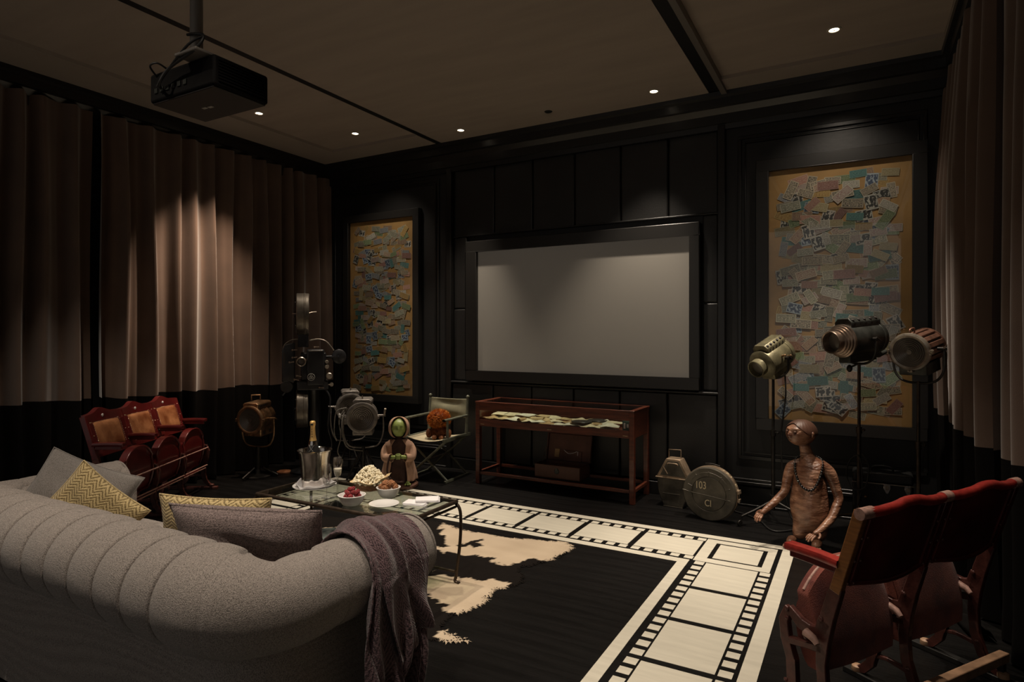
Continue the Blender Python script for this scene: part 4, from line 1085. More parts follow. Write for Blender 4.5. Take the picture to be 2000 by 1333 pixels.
        MB().tube([(s-.028, yb_(zt), zt-.018), (s+.022, yb_(zt), zt-.017)], .0215, 14).build('rail_cap', M['worn'], t, smooth=60)
    return t
thL = math.radians(121.34); nL = (math.sin(thL), -math.cos(thL))
# local -X runs along the row, local Y is the facing direction
seat_row('cinema_seat_row', 'row of three folded red cinema seats with tan leather backs, by left curtain', (-4.824-nL[0]*.055, 2.621-nL[1]*.055, 0), math.atan2(nL[1], nL[0])-PI/2, .4468, 3, .890, -1, 'front')
thR = math.radians(55.94); nR = (-math.sin(thR), math.cos(thR))
seat_row('cinema_seat_row', 'row of two red cinema seats seen from behind at right foreground', (-.194, 2.627, 0), math.atan2(nR[1], nR[0])-PI/2, .5045, 2, .889, 1, 'back')
# ============================================================ STUDIO LAMPS
def rotz_to(d): return math.atan2(d[1], d[0])+PI/2
def lens(m, r, y, rings=6):
    prof = [(0, y-.012)]
    for i in range(rings):
        a = r*(.16+.84*i/rings); b = r*(.16+.84*(i+1)/rings)
        prof += [(a, y-.010), (a+(b-a)*.12, y-.002), (b*.995, y-.008)]
    prof += [(r, y)]
    m.lathe(prof, 48, (0, 0, 0), 'Y'); return m
def lamp_head(t, zh, tilt, r, L, body, ring, style, lensm):
    H_ = Matrix.Translation((0, 0, zh)) @ Matrix.Rotation(tilt, 4, 'X')
    y0, y1 = -L*.5, L*.5
    def nb(): return MB(H_)
    if style == 'fresnel':     # round housing with a box belly
        nb().lathe([(r*1.02, y0), (r*1.02, y0+.02), (r*.97, y0+.03), (r*.97, y1-.02), (r*.90, y1), (0, y1+.004)], 44, axis='Y').build('housing', body, t, smooth=40)
        m = nb()
        for k in range(7): m.lathe([(r*.97, y0+.06+k*.017), (r*1.03, y0+.063+k*.017), (r*1.03, y0+.069+k*.017), (r*.97, y0+.072+k*.017)], 30, axis='Y', a0=.15, a1=PI-.15)
        m.build('cooling_rib', body, t, smooth=40)
        nb().b2(-r*.72, r*.72, y0+.03, y1-.01, -r*1.32, -r*.4).build('belly_box', body, t, bevel=.012, seg=3)
        m = nb()
        for x in (-1, 1):
            for yy in (.25, .65): m.b2(x*r*.725-.002, x*r*.725+.002, y0+L*yy, y0+L*yy+.035, -r*1.15, -r*.9)
        m.build('vent_slot', M['ribdark'], t)
        nb().prism([(-r*.62, r*.80), (-r*.66, r*1.18), (-r*.5, r*1.30), (r*.5, r*1.30), (r*.66, r*1.18), (r*.62, r*.80)], y0+.01, y1-.02, 'XZ').build('top_vent', body, t, bevel=.008, seg=3)
        m = nb(); m.b2(-r*.28, r*.28, y0+.006, y0+.011, r*1.02, r*1.14)
        for x in (-1, 1):
            for k in (0, 1): m.b2(x*r*.655-.003, x*r*.655+.003, y0+.04+k*.06, y0+.085+k*.06, r*.98, r*1.12)
        m.build('vent_slot', M['ribdark'], t)
    if style in ('nozzle', 'nozzle2'):
        nb().lathe([(r*.99, y0), (r, y0+.004), (r, y1-.01), (r*.93, y1), (0, y1+.003)], 48, axis='Y').build('housing', body, t, smooth=40)
        nb().lathe([(r*1.01, y1-.05), (r*1.03, y1-.048), (r*1.03, y1-.04), (r*1.01, y1-.038)], 40, axis='Y').build('hoop', body, t, smooth=40)
        q = r
        if style == 'nozzle':
            nb().lathe([(q, y0), (q*1.03, y0-.006), (q*.98, y0-.012), (q*.72, y0-.030), (q*.62, y0-.034), (q*.60, y0-.085), (q*.63, y0-.09), (q*.60, y0-.094), (q*.55, y0-.09), (q*.55, y0-.03)], 48, axis='Y').build('snoot', ring, t, smooth=40)
            nb().lathe([(0, y0-.052), (q*.3, y0-.055), (q*.55, y0-.045)], 36, axis='Y').build('lens', lensm, t, smooth=60)
            nb().b2(-r*.55, r*.55, y0+.02, y1-.03, -r*1.25, -r*.5).build('belly_box', body, t, bevel=.008)
        else:
            nb().lathe([(q*.98, y0+.01), (q*1.03, y0+.004), (q*1.03, y0-.012), (q*.95, y0-.016), (q*.95, y0-.03), (q*.86, y0-.034), (q*.86, y0-.046), (q*.76, y0-.050), (q*.76, y0-.062), (q*.66, y0-.066), (q*.66, y0-.105), (q*.70, y0-.112), (q*.66, y0-.118), (q*.60, y0-.112), (q*.58, y0-.03)], 48, axis='Y').build('stepped_nozzle', ring, t, smooth=35)
            nb().lathe([(0, y0-.058), (q*.35, y0-.062), (q*.59, y0-.05)], 36, axis='Y').build('lens', lensm, t, smooth=60)
            nb().b2(-r*.42, r*.42, y0+.01, y1-.06, -r*1.38, -r*.6).build('belly_box', body, t, bevel=.008)
            nb().tube([(0, y1-.06, -r*1.1), (0, y1+.02, -r*1.15), (0, y1+.10, -r*1.02)], [.02, .022, .014], 12).build('rear_grip', M['gun'], t, smooth=50)
        w_ = r*.62
        nb().prism([(-w_, r*.78), (-w_, r*1.12), (-w_*.62, r*1.36), (w_*.62, r*1.36), (w_, r*1.12), (w_, r*.78)], y0+.02, y1-.03, 'XZ').build('top_vent', ring if style == 'nozzle' else body, t, bevel=.005)
        m = nb(); nh = 5
        for k in range(nh):
            y = y0+.045+(L-.11)*k/(nh-1)
            for sg in (-1, 1):
                c = (sg*w_*.83, y, r*1.25); nrm = Vector((sg*.54, 0, .84)).normalized()
                m.m = H_ @ Matrix.Translation(c) @ nrm.to_track_quat('Z', 'Y').to_matrix().to_4x4(); m.lathe([(0, .006), (.008, .006), (.010, .0045), (.010, -.002)], 14)
                m.m = H_ @ Matrix.Translation((sg*(w_+.001), y, r*.96)) @ Matrix.Rotation(PI/2, 4, 'Y'); m.lathe([(0, .002*sg), (.009, .002*sg)], 14)
        m.m = H_; m.build('vent_hole', M['ribdark'], t)
    if style == 'ribbed':
        nb().lathe([(r*1.0, y0), (r*.92, y0+.012), (r*.92, y1-.02), (r*.97, y1-.01), (r*.97, y1), (r*.6, y1+.02), (0, y1+.022)], 48, axis='Y').build('housing', M['ribdark'], t, smooth=40)
        m = nb()
        for k in range(11):
            a = math.radians(-30+24*k); m.m = H_ @ Matrix.Rotation(-a, 4, 'Y'); m.b2(r*.90, r*1.02, y0+.015, y1-.012, -.017, .017)
        m.m = H_; m.build('cooling_rib', body, t, bevel=.004)
        m = nb()
        for yy in (y0+.01, y1-.018): m.lathe([(r*.9, yy), (r*1.05, yy+.002), (r*1.05, yy+.016), (r*.9, yy+.018)], 44, axis='Y')
        m.build('hoop', body, t, smooth=40)
        nb().b2(-r*.75, r*.75, y0+.02, y1-.02, -r*1.45, -r*.75).build('belly_box', M['gun'], t, bevel=.006)
        nb().tube([(x_, y_, z_) for x_, y_, z_ in curve([(0, y0+.03, r*1.0), (0, y0+.03, r*1.26), (0, y0+.09, r*1.28), (0, y0+.09, r*1.0)], 5)], .006, 8).build('handle', body, t, smooth=60)
    if style in ('fresnel', 'ribbed'):
        nb().lathe([(r*.86, y0), (r*.88, y0-.012), (r*1.0, y0-.018), (r*1.10, y0-.012), (r*1.12, y0), (r*1.10, y0+.015), (r*1.0, y0+.018), (r*.95, y0+.012), (r*.86, y0+.0)], 48, axis='Y').build('lens_ring', ring, t, smooth=45)
        m = nb(); lens(m, r*.87, y0+.0, 7 if style == 'ribbed' else 6); m.build('lens', lensm, t, smooth=25)
        m = nb()
        for a in (0, PI, -PI/2):
            cx, cz = r*1.13*math.cos(a), r*1.13*math.sin(a)
            for d in (-.011, .011): m.tube([(cx-d*math.sin(a), y0-.022, cz+d*math.cos(a)), (cx-d*math.sin(a), y0+.022, cz+d*math.cos(a))], .006, 8)
            m.box((cx, y0+.004, cz), (.02, .03, .02))
        m.build('clip', ring, t, smooth=40)
    return H_, y0, y1
def yoke(t, H_, r, w, zlow, m_, knob=True):
    hz = H_.translation.z
    P = curve([(-w, 0, hz), (-w, 0, hz-(hz-zlow)*.55), (-w*.78, 0, zlow+.03), (-w*.35, 0, zlow), (w*.35, 0, zlow), (w*.78, 0, zlow+.03), (w, 0, hz-(hz-zlow)*.55), (w, 0, hz)], 6)
    m = MB(); m.tube(P, .0085, 8); m.build('yoke', m_, t, smooth=60)
    m = MB()
    for sg in (-1, 1):
        m.tube([(sg*r*.9, 0, hz), (sg*(w+.02), 0, hz)], .012, 12); m.tube([(sg*(w+.022), -.022, hz+.012), (sg*(w+.022), .022, hz-.012)], .006, 8)
    m.build('pivot_knob', m_, t, smooth=50)
def stand(t, ztop, m_, spread=.30, casters=True, rot=0.4, pr=.011):
    MB().tube([(0, 0, .16), (0, 0, ztop)], pr, 14).tube([(0, 0, .10), (0, 0, ztop*.62)], pr*1.35, 14).build('pole', m_, t, smooth=50)
    MB().tube([(0, 0, ztop*.62-.03), (0, 0, ztop*.62+.02)], pr*1.9, 14).tube([(0, 0, ztop*.62), (.035, 0, ztop*.62)], .005, 8).sph((.04, 0, ztop*.62), .010, 10).tube([(0, 0, .14), (0, 0, .22)], pr*2.2, 14).build('collar', m_, t, smooth=50)
    for k in range(3):
        a = rot+k*2*PI/3; c, s = math.cos(a), math.sin(a)
        lg = MB().tube([(c*.02, s*.02, .17), (c*spread*.6, s*spread*.6, .11), (c*spread, s*spread, .075)], [.011, .010, .009], 10).build('leg', m_, t, smooth=50)
        if casters:
            m = MB(); m.lathe([(0, -.008), (.022, -.008), (.025, -.004), (.025, .004), (.022, .008), (0, .008)], 20, (c*(spread+.012), s*(spread+.012), .025), 'X'); m.tube([(c*spread, s*spread, .085), (c*spread, s*spread, .030)], .007, 8)
            m.build('caster', M['iron'], lg, smooth=40)
# brass lamp by the left curtain, on a low base
t = thing('studio_lamp', 'aged brass studio lamp with fresnel lens on low stand by left curtain', 'studio lamp', (-5.50, 4.35, 0), rotz_to((.25, -.80)), 'vintage film studio lamps')
H_, y0, y1 = lamp_head(t, .62, math.radians(3), .135, .27, M['brass'], M['brass'], 'fresnel', M['lens'])
yoke(t, H_, .135, .185, .32, M['brass'])
MB().tube([(-.035, -.06, .81), (-.035, -.06, .865), (.04, -.02, .865), (.04, -.02, .81)], .007, 8).build('carry_handle', M['brass'], t, smooth=50)
MB().tube([(0, 0, .05), (0, 0, .32)], .025, 14).lathe([(0, 0), (.13, 0), (.13, .015), (.04, .04), (.025, .08), (0, .08)], 30).build('low_base', M['iron'], t, smooth=40)
for k in range(3):
    a = .3+k*2*PI/3; MB().tube([(math.cos(a)*.05, math.sin(a)*.05, .10), (math.cos(a)*.2, math.sin(a)*.2, .02)], .012, 10).build('leg', M['iron'], t, smooth=50)
# two grey lamps behind the table
for (lb, x, y, z, d, cab) in (('grey hammertone studio lamp with fresnel lens, front one of the overlapping pair', -4.47, 4.82, .655, (.60, -.80), True),
                              ('grey hammertone studio lamp partly hidden behind its twin', -4.89, 5.06, .705, (.74, -.66), False)):
    t = thing('studio_lamp', lb, 'studio lamp', (x, y, 0), rotz_to(d), 'vintage film studio lamps')
    H_, y0, y1 = lamp_head(t, z, math.radians(2), .142, .26, M['pewter'], M['pewter'], 'fresnel', M['lens'])
    yoke(t, H_, .142, .20, .33, M['pewter'])
    MB(H_).tube([(0, y0+.04, .142*1.30), (0, y0+.04, .142*1.30+.035)], [.008, .006], 8).build('top_pin', M['nickel'], t, smooth=50)
    MB(H_).tube([(.21, 0, 0), (.225, -.03, .075)], [.010, .012], 8).build('lever', M['nickel'], t, smooth=50)
    MB().tube([(0, 0, .03), (0, 0, .34)], .02, 12).build('pole', M['iron'], t, smooth=50)
    for k in range(4):
        a = .6+k*PI/2; MB().tube([(math.cos(a)*.03, math.sin(a)*.03, .30), (math.cos(a)*.19, math.sin(a)*.19, .012)], .011, 8).build('leg', M['iron'], t, smooth=50)
    MB().tube([(math.cos(.6+k*PI/2)*.12, math.sin(.6+k*PI/2)*.12, .135) for k in range(4)], .006, 8, closed=True).build('brace', M['iron'], t, smooth=50)
    if cab:
        m = MB(); m.tube(curve([(-.19, -.02, .72), (-.24, -.04, .62), (-.22, -.05, .45), (-.25, -.06, .30), (-.20, -.05, .20), (-.24, -.08, .12)], 6), .006, 8)
        m.tube(curve([(-.19, -.02, .70), (-.21, -.06, .58), (-.19, -.06, .42), (-.14, -.05, .33), (.0, -.04, .30)], 6), .007, 8); m.tube(curve([(-.17, 0, .74), (-.27, -.02, .70), (-.29, -.02, .5), (-.27, 0, .40)], 6), .006, 8)
        m.build('cable', M['cableg'], t, smooth=60)
        MB().box((-.235, -.04, .665), (.02, .02, .04)).build('cable_tag', M['white'], t, bevel=.004)
def px_dir(cam_, left, loc):
    d = Vector((-loc[0], -loc[1])).normalized(); l = Vector((-.872, -.49)); v = d*cam_+l*left; return (v.x, v.y)
# three lamps on stands
loc = (-.595, 5.30); t = thing('studio_lamp', 'worn olive studio lamp with short snoot, leftmost of three on stands', 'studio lamp', (*loc, 0), rotz_to(px_dir(.62, .78, loc)), 'vintage film studio lamps')
H_, y0, y1 = lamp_head(t, 1.315, math.radians(24), .112, .27, M['olive'], M['olive'], 'nozzle', M['lensg'])
yoke(t, H_, .112, .135, 1.155, M['iron']); stand(t, 1.16, M['iron'], .30, True, 2.4)
m = MB(H_); 
for k, yy in enumerate((-.03, .03)): m.tube([(.112, yy, .03-.03*k), (.135, yy, .035-.03*k)], .009, 8); m.sph((.138, yy, .035-.03*k), .011, 8)
m.build('latch_knob', M['brass'], t, smooth=50)
MB().tube(curve([(.06, .06, 1.20), (.075, .05, 1.0), (.05, .03, .7), (.06, .04, .35), (.10, .06, .10), (.18, .05, .012)], 8), .006, 8).build('cable', M['cable'], t, smooth=60)
loc = (.0, 5.22); t = thing('studio_lamp', 'dark gunmetal studio lamp with stepped bronze nozzle, middle of three on stands', 'studio lamp', (*loc, 0), rotz_to(px_dir(.50, .87, loc)), 'vintage film studio lamps')
H_, y0, y1 = lamp_head(t, 1.465, math.radians(5), .118, .34, M['gun'], M['copper'], 'nozzle2', M['lensg'])
yoke(t, H_, .118, .135, 1.285, M['iron']); stand(t, 1.29, M['bronze'], .33, True, 1.1)
MB().sph((-.055, -.03, 1.245), (.022, .018, .028), 12).tube([(-.055, -.03, 1.25), (0, 0, 1.285)], .007, 8).build('yoke_knob', M['iron'], t, smooth=60)
m = MB(); m.tube(curve([(.02, 0, .62), (.10, -.03, .55), (.09, -.05, .40), (-.02, -.04, .36), (-.08, -.03, .45), (-.06, -.02, .56), (.02, -.02, .60), (.05, -.03, .40), (.02, -.04, .25)], 7), .005, 8); m.build('cable', M['cable'], t, smooth=60)
loc = (.362, 5.17); t = thing('studio_lamp', 'brown ribbed studio lamp with clear fresnel lens, rightmost of three on stands', 'studio lamp', (*loc, 0), rotz_to(px_dir(.82, .57, loc)), 'vintage film studio lamps')
H_, y0, y1 = lamp_head(t, 1.40, math.radians(10), .118, .26, M['brownm'], M['nickel'], 'ribbed', M['lensg'])
yoke(t, H_, .118, .16, 1.16, M['iron']); stand(t, 1.17, M['bronze'], .19, True, .7)
MB(H_).tube([(.16, 0, .0), (.19, -.01, .03), (.20, -.02, -.03)], [.012, .014, .012], 8).build('wing_nut', M['copper'], t, smooth=50)
# ============================================================ CINEMA PROJECTOR ON PEDESTAL
loc = (-5.22, 4.75); t = thing('film_projector', 'tall black vintage cinema projector with film magazines on pedestal by left curtain', 'projector', (*loc, 0), rotz_to(px_dir(1, 0, loc)))
MB().lathe([(0, 0), (.24, 0), (.24, .02), (.12, .06), (.085, .14), (.075, .50), (.07, .86), (.09, .90), (0, .90)], 30, (.07, .06, 0)).build('pedestal', M['mach'], t, smooth=40)
MB().b2(-.10, .22, -.14, .22, .90, 1.0).b2(-.06, .20, -.10, .20, 1.0, 1.30).build('machine_bed', M['mach'], t, bevel=.015, seg=3)
MB().b2(.0, .18, -.18, .10, .955, 1.335).build('front_gear_case', M['mach'], t, bevel=.015, seg=3)
MB().b2(-.0+.02, .16, -.186, -.178, 1.318, 1.326).build('bright_trim', M['nickel'], t)
MB().prism([(-.25, .99), (-.25, 1.33), (-.22, 1.39), (-.12, 1.41), (-.12, .99)], -.10, .16, 'XZ').build('lamp_house', M['mach'], t, bevel=.012, seg=3)
MB().b2(-.235, -.215, -.106, -.10, 1.15, 1.30).build('lamp_house_slot', M['ribdark'], t)
ax = (-.055, -.20, 1.21)
MB().lathe([(.036, .14), (.036, 0), (.050, -.004), (.050, -.028), (.044, -.034), (.036, -.028), (.036, -.01)], 32, ax, 'Y').build('lens_barrel', M['nickel'], t, smooth=40)
MB().lathe([(0, -.004), (.02, -.010), (.037, -.002)], 28, ax, 'Y').build('lens', M['lens'], t, smooth=60)
def mag(c, r, th, nm):
    MB().lathe([(0, -th/2), (r*.97, -th/2), (r, -th/2+.006), (r, -.008+th*.15), (r*1.02, th*.15-.004), (r*1.02, th*.15+.006), (r, th*.15+.01), (r, th/2-.006), (r*.97, th/2), (0, th/2)], 60, c, 'X').build(nm, M['magrim'], t, smooth=30)
    m = MB()
    m.lathe([(0, -th/2-.02), (.03, -th/2-.02), (.035, -th/2-.001)], 20, c, 'X')
    for k in range(5):
        a = k*2*PI/5; m.tube([(c[0]-th/2-.006, c[1]+.03*math.cos(a), c[2]+.03*math.sin(a)), (c[0]-th/2-.006, c[1]+r*.92*math.cos(a), c[2]+r*.92*math.sin(a))], .007, 6)
    m.build('magazine_spokes', M['mach'], t, smooth=40)
M['magrim'] = mat('worn magazine metal', (.16, .14, .115), .35, .75, var=.35, vs=8)
mag((-.04, -.02, 1.715), .225, .13, 'upper_magazine'); mag((-.045, -.02, .70), .205, .12, 'lower_magazine')
MB().b2(-.09, .02, -.05, .03, 1.36, 1.52).b2(-.075, .005, -.06, .04, .86, .96).build('magazine_neck', M['mach'], t, bevel=.006)
m = MB(); m.tube([(-.14, -.16, 1.715), (-.10, -.20, 1.715), (.03, -.20, 1.722), (.05, -.18, 1.73), (.10, -.18, 1.735)], .006, 8); m.build('latch_bar', M['nickel'], t, smooth=50)
m = MB(); m.tube(curve([(.03, .0, 1.43), (.12, -.02, 1.445), (.20, -.03, 1.42), (.26, -.04, 1.35), (.28, -.04, 1.32)], 6), .008, 8)
m.tube(curve([(-.25, -.02, 1.30), (-.22, -.02, 1.39), (-.14, -.02, 1.44), (-.06, -.02, 1.445)], 6), .006, 8); m.build('curved_pipe', M['nickel'], t, smooth=60)
MB().lathe([(0, -.006), (.02, -.008), (.072, -.002), (.078, .003), (.072, .006), (0, .006)], 40, (.335, -.05, 1.255), 'Y').build('glass_disc', M['mach'], t, smooth=40)
MB().tube([(.15, -.03, 1.25), (.335, -.045, 1.255)], .016, 10).build('side_arm', M['mach'], t, smooth=50)
m = MB()
for (x, z, r) in ((.205, 1.20, .020), (.205, 1.15, .024), (.23, 1.05, .034)): m.lathe([(0, -.03), (r*.8, -.03), (r, -.024), (r, .02), (0, .02)], 22, (x, -.12, z), 'Y')
m.lathe([(0, -.012), (.02, -.012), (.022, 0), (0, .003)], 16, (.255, -.11, .955), 'Y'); m.tube([(.16, -.12, .955), (.25, -.12, .955)], .006, 8)
m.build('control_knob', M['nickel'], t, smooth=40)
m = MB()
for (x, z, r) in ((-.20, .94, .065),): m.lathe([(0, -.03), (r*.9, -.03), (r, -.022), (r, .02), (0, .02)], 30, (x, -.08, z), 'Y')
m.tube([(-.24, -.09, .85), (-.16, -.09, .97)], .008, 8); m.build('take_up_roller', M['mach'], t, smooth=40)
m = MB(); R = random.Random(2)
for (x, z) in ((-.12, 1.25), (-.15, 1.20), (-.10, 1.02), (-.08, 1.06), (.02, 1.23), (-.12, 1.33), (.10, 1.36), (.15, .93)):
    m.tube([(x-.02, -.15, z), (x+.025, -.16, z+R.uniform(-.01, .01))], .006, 8); m.sph((x-.022, -.155, z), .011, 8)
m.build('film_gate_fittings', M['copper'], t, smooth=50)
# round trefoil emblem on the gear case
em = MB(); em.tube([(.036*math.cos(a), 0, .036*math.sin(a)) for a in [2*PI*i/36 for i in range(36)]], .0022, 6, closed=True)
for k in range(3):
    a = PI/2+k*2*PI/3; em.tube([(.013*math.cos(a)+.0105*math.cos(b), 0, .013*math.sin(a)+.0105*math.sin(b)) for b in [2*PI*i/20 for i in range(20)]], .0022, 6, closed=True)
em.build('round_emblem', mat('off white enamel', (.5, .48, .44), .4), t, smooth=60, loc=(.045, -.182, 1.045))
m = MB(); m.tube(curve([(.16, -.02, .93), (.24, -.04, .8), (.22, -.03, .5), (.26, -.02, .3), (.22, 0, .1)], 6), .012, 8); m.build('side_conduit', M['mach'], t, smooth=60)
# small round tin lying on the floor under the brass lamp
tn = tag(MB().lathe([(0, 0), (.075, 0), (.077, .004), (.077, .018), (.074, .021), (0, .022)], 32).build('film_tin', M['pads'], None, smooth=40, loc=(-5.42, 4.62, 0)), 'small flat brown round tin on floor beside brass studio lamp', 'tin')
# ============================================================ DIRECTOR'S CHAIR
cl_ = (-3.86, 5.27); t = thing('folding_chair', 'folding camp chair with olive canvas back and green wooden frame', 'chair', (*cl_, 0), math.radians(4))
w2, d2 = .235, .20
m = MB()
for x in (-w2, w2):
    m = MB().tube([(x, d2, .42), (x, d2+.015, .60), (x, d2+.035, .815)], [.017, .015, .014], 12).sph((x, d2+.036, .83), .020, 12); m.build('back_post', M['chairwood'], t, smooth=50)
    MB().tube([(x, -d2+.02, .44), (x, -d2+.02, .62)], [.014, .012], 10).build('arm_post', M['chairwood'], t, smooth=50)
    MB().grid(lambda u, v: (x+.020*math.cos(2*PI*v)*(1-.3*u), -d2-.05+(2*d2+.09)*u, .635+.013*math.sin(2*PI*v)), 12, 14, cv=True).build('arm_rest', M['chairwood'], t, smooth=60)
    MB().b2(x-.014, x+.014, -d2-.06, d2+.08, .41, .45).build('seat_rail', M['chairwood'], t, bevel=.006)
    MB().b2(x-.013, x+.013, -d2-.03, d2+.05, .0, .028).build('floor_rail', M['chairwood'], t, bevel=.005)
for y in (-d2+.0, d2):
    for sg in (-1, 1):
        MB().tube([(-sg*w2, y+sg*.012, .42), (sg*w2, y+sg*.012, .02)], .013, 10).build('crossed_leg', M['chairwood'], t, smooth=50)
MB().tube([(0, -d2, .22), (0, d2, .22)], .007, 8).build('pivot_rod', M['nickel'], t, smooth=50)
MB().grid(lambda u, v: (-w2+2*w2*u, d2+.012+.022*v+.022*math.sin(PI*u)*(.6+.4*math.sin(v*9+u*2)), .605+.205*v-.012*math.sin(PI*u)*v+.004*math.sin(v*14)*math.sin(PI*u)), 26, 22).build('canvas_back', M['canvas'], t, smooth=70, solid=.004)
MB().grid(lambda u, v: (-w2+2*w2*u, -d2-.02+(2*d2+.05)*v, .442-.035*math.sin(PI*u)), 22, 14).build('canvas_seat', M['canvas2'], t, smooth=70, solid=.004)
# shaggy orange soft toy on it
fc = (cl_[0]+.045, cl_[1]-.03)
t = thing('soft_toy', 'shaggy orange furry soft toy sitting on the camp chair', 'toy', (*fc, .41), rotz_to((.45, -.9)))
MB().sph((0, 0, .07), (.085, .07, .072), 18).build('body', M['furd'], t, smooth=60)
for sg in (-1, 1):
    MB().sph((sg*.035, -.085, .028), (.026, .032, .024), 14).build('paw', M['pads'], t, smooth=60)
    MB().sph((sg*.10, -.02, .06), (.034, .04, .05), 14).build('arm', M['furd'], t, smooth=60)
hd = MB().sph((0, 0, .205), (.108, .098, .092), 20).build('head', M['furd'], t, smooth=60)
R = random.Random(8); m = MB()
for i in range(3600):
    z = R.uniform(-.85, 1); a = R.random()*2*PI; q = math.sqrt(1-z*z); nrm = Vector((q*math.cos(a), q*math.sin(a), z))
    p = Vector((nrm.x*.105, nrm.y*.095, .205+nrm.z*.09)); L = R.uniform(.018, .036); d = (nrm+Vector((R.gauss(0, .5), R.gauss(0, .5), R.gauss(-.1, .4)))).normalized()
    s_ = nrm.cross(Vector((R.random(), R.random(), R.random()))).normalized()*.0028
    b_ = m.addv([p+s_, p-s_, p+d*L]); m.face((b_, b_+1, b_+2))
stuff(m.build('fur', M['fur'], t))
m = MB()
for i in range(1400):
    z = R.uniform(-.6, 1); a = R.random()*2*PI; q = math.sqrt(1-z*z); nrm = Vector((q*math.cos(a), q*math.sin(a), z)); p = Vector((nrm.x*.082, nrm.y*.068, .07+nrm.z*.07))
    d = (nrm+Vector((R.gauss(0, .4), R.gauss(0, .4), -.4))).normalized(); s_ = nrm.cross(Vector((R.random(), R.random(), R.random()))).normalized()*.003
    b_ = m.addv([p+s_, p-s_, p+d*R.uniform(.010, .022)]); m.face((b_, b_+1, b_+2))
stuff(m.build('body_fur', M['furd'], t))
# ============================================================ DISPLAY CASE
cx, cy = -2.538, 5.4625; t = thing('display_case', 'long mahogany display case with glass top and front standing under the screen', 'display case', (cx, cy, 0))
hx, hy, lg = .822, .2275, .046
for sx in (-1, 1):
    for sy in (-1, 1):
        x, y = sx*(hx-lg/2), sy*(hy-lg/2); MB().box((x, y, .4075), (lg, lg, .815)).build('leg', M['wood'], t, bevel=.004)
m = MB()
for sy in (-1, 1): m = MB().b2(-hx+lg, hx-lg, sy*(hy-.008)-(.028 if sy > 0 else 0), sy*(hy-.008)+(0 if sy > 0 else .028), .095, .125); m.build('stretcher', M['wood2'], t, bevel=.003)
for sx in (-1, 1): MB().b2(sx*(hx-.008)-(.028 if sx > 0 else 0), sx*(hx-.008)+(0 if sx > 0 else .028), -hy+lg, hy-lg, .095, .125).build('stretcher', M['wood2'], t, bevel=.003)
MB().b2(-hx+lg, hx-lg, -hy+.002, -hy+.024, .738, .812).build('front_rail', M['wood2'], t, bevel=.003)
MB().b2(-hx+lg, hx-lg, -hy+.002, -hy+.024, .580, .648).build('front_rail', M['wood2'], t, bevel=.003)
MB().b2(-hx+lg, hx-lg, hy-.024, hy-.002, .580, .812).build('back_panel', M['wood2'], t, bevel=.003)
for sx in (-1, 1): MB().b2(sx*(hx-.013)-.011, sx*(hx-.013)+.011, -hy+lg, hy-lg, .580, .812).build('side_panel', M['wood2'], t, bevel=.003)
MB().b2(-hx+.02, hx-.02, -hy+.02, hy-.02, .622, .634).build('case_floor', M['wood2'], t)
m = MB(); fw = .045
m.b2(-hx-.004, hx+.004, -hy-.004, -hy+.018, .812, .826); m.b2(-hx-.004, hx+.004, hy-.03, hy+.004, .812, .826); m.b2(-hx-.004, -hx+fw, -hy+.018, hy-.03, .812, .826); m.b2(hx-fw, hx+.004, -hy+.018, hy-.03, .812, .826)
m.build('lid_frame', M['wood2'], t, bevel=.003)
MB().b2(-hx+fw-.003, hx-fw+.003, -hy+.015, hy-.027, .816, .822).build('glass_lid', M['tglass'], t)
MB().b2(-hx+lg-.004, hx-lg+.004, -hy+.010, -hy+.014, .646, .740).build('glass_front', M['glass'], t)
m = MB(); 
for x in (-hx+.08, 0, hx-.08): m.b2(x-.022, x+.022, -hy-.001, -hy+.004, .598, .604)
m.build('brass_plate', M['nail'], t)
# papers inside: each its own thing
PM = [mat('paper %s' % n_, c, .8, var=.0, col2=tuple(x*.72 for x in c), vs=14) for n_, c in (('cream', (.78, .68, .46)), ('buff', (.62, .46, .24)), ('ivory', (.80, .76, .62)), ('tan', (.50, .33, .16)))]
def leaf(lb, x, y, z, w_, d_, rz, m_, curl=0, th=.004, grp=None, tilt=0):
    o = MB().grid(lambda u, v: ((u-.5)*w_, (v-.5)*d_, curl*math.sin(PI*u)*(.5+.5*v)+.004*math.sin(u*7+v*5)), 14, 8).build('paper', m_, None, smooth=60, solid=th)
    o.location = (x, y, z); o.rotation_euler = (tilt, 0, rz); return tag(o, lb, 'paper', grp)
R = random.Random(21); zc = .642
n = 0
for i in range(30):
    u = (i+.5)/30; x = cx-hx+.10+u*1.28; lay = i % 3
    y = cy-.13+.10*((i*7) % 3)+R.uniform(-.02, .02)
    leaf('aged cream paper in the jumbled pile inside display case', x, y, zc+.010*lay+(.010 if u < .45 else 0)+R.uniform(0, .006), R.uniform(.12, .2), R.uniform(.09, .14), R.uniform(-.7, .7), R.choice(PM), R.uniform(.004, .018), .003, 'papers inside the display case', R.uniform(-.03, .10))
leaf('cream booklet tied with string, leftmost in display case', cx-hx+.22, cy+.0, zc+.045, .26, .15, .08, PM[0], .01, .008, None, .12)
MB().tube([(cx-hx+.25, cy-.085, zc+.050), (cx-hx+.25, cy+.06, zc+.068)], .0018, 6).build('string', M['ink'], None)
so = bpy.data.objects['string']; tag(so, 'dark string tied round leftmost cream booklet', 'string')
leaf('ivory sheet lying on top at centre left of display case', cx-.36, cy-.02, zc+.050, .18, .11, -.2, PM[2], .014, .004, None, .12)
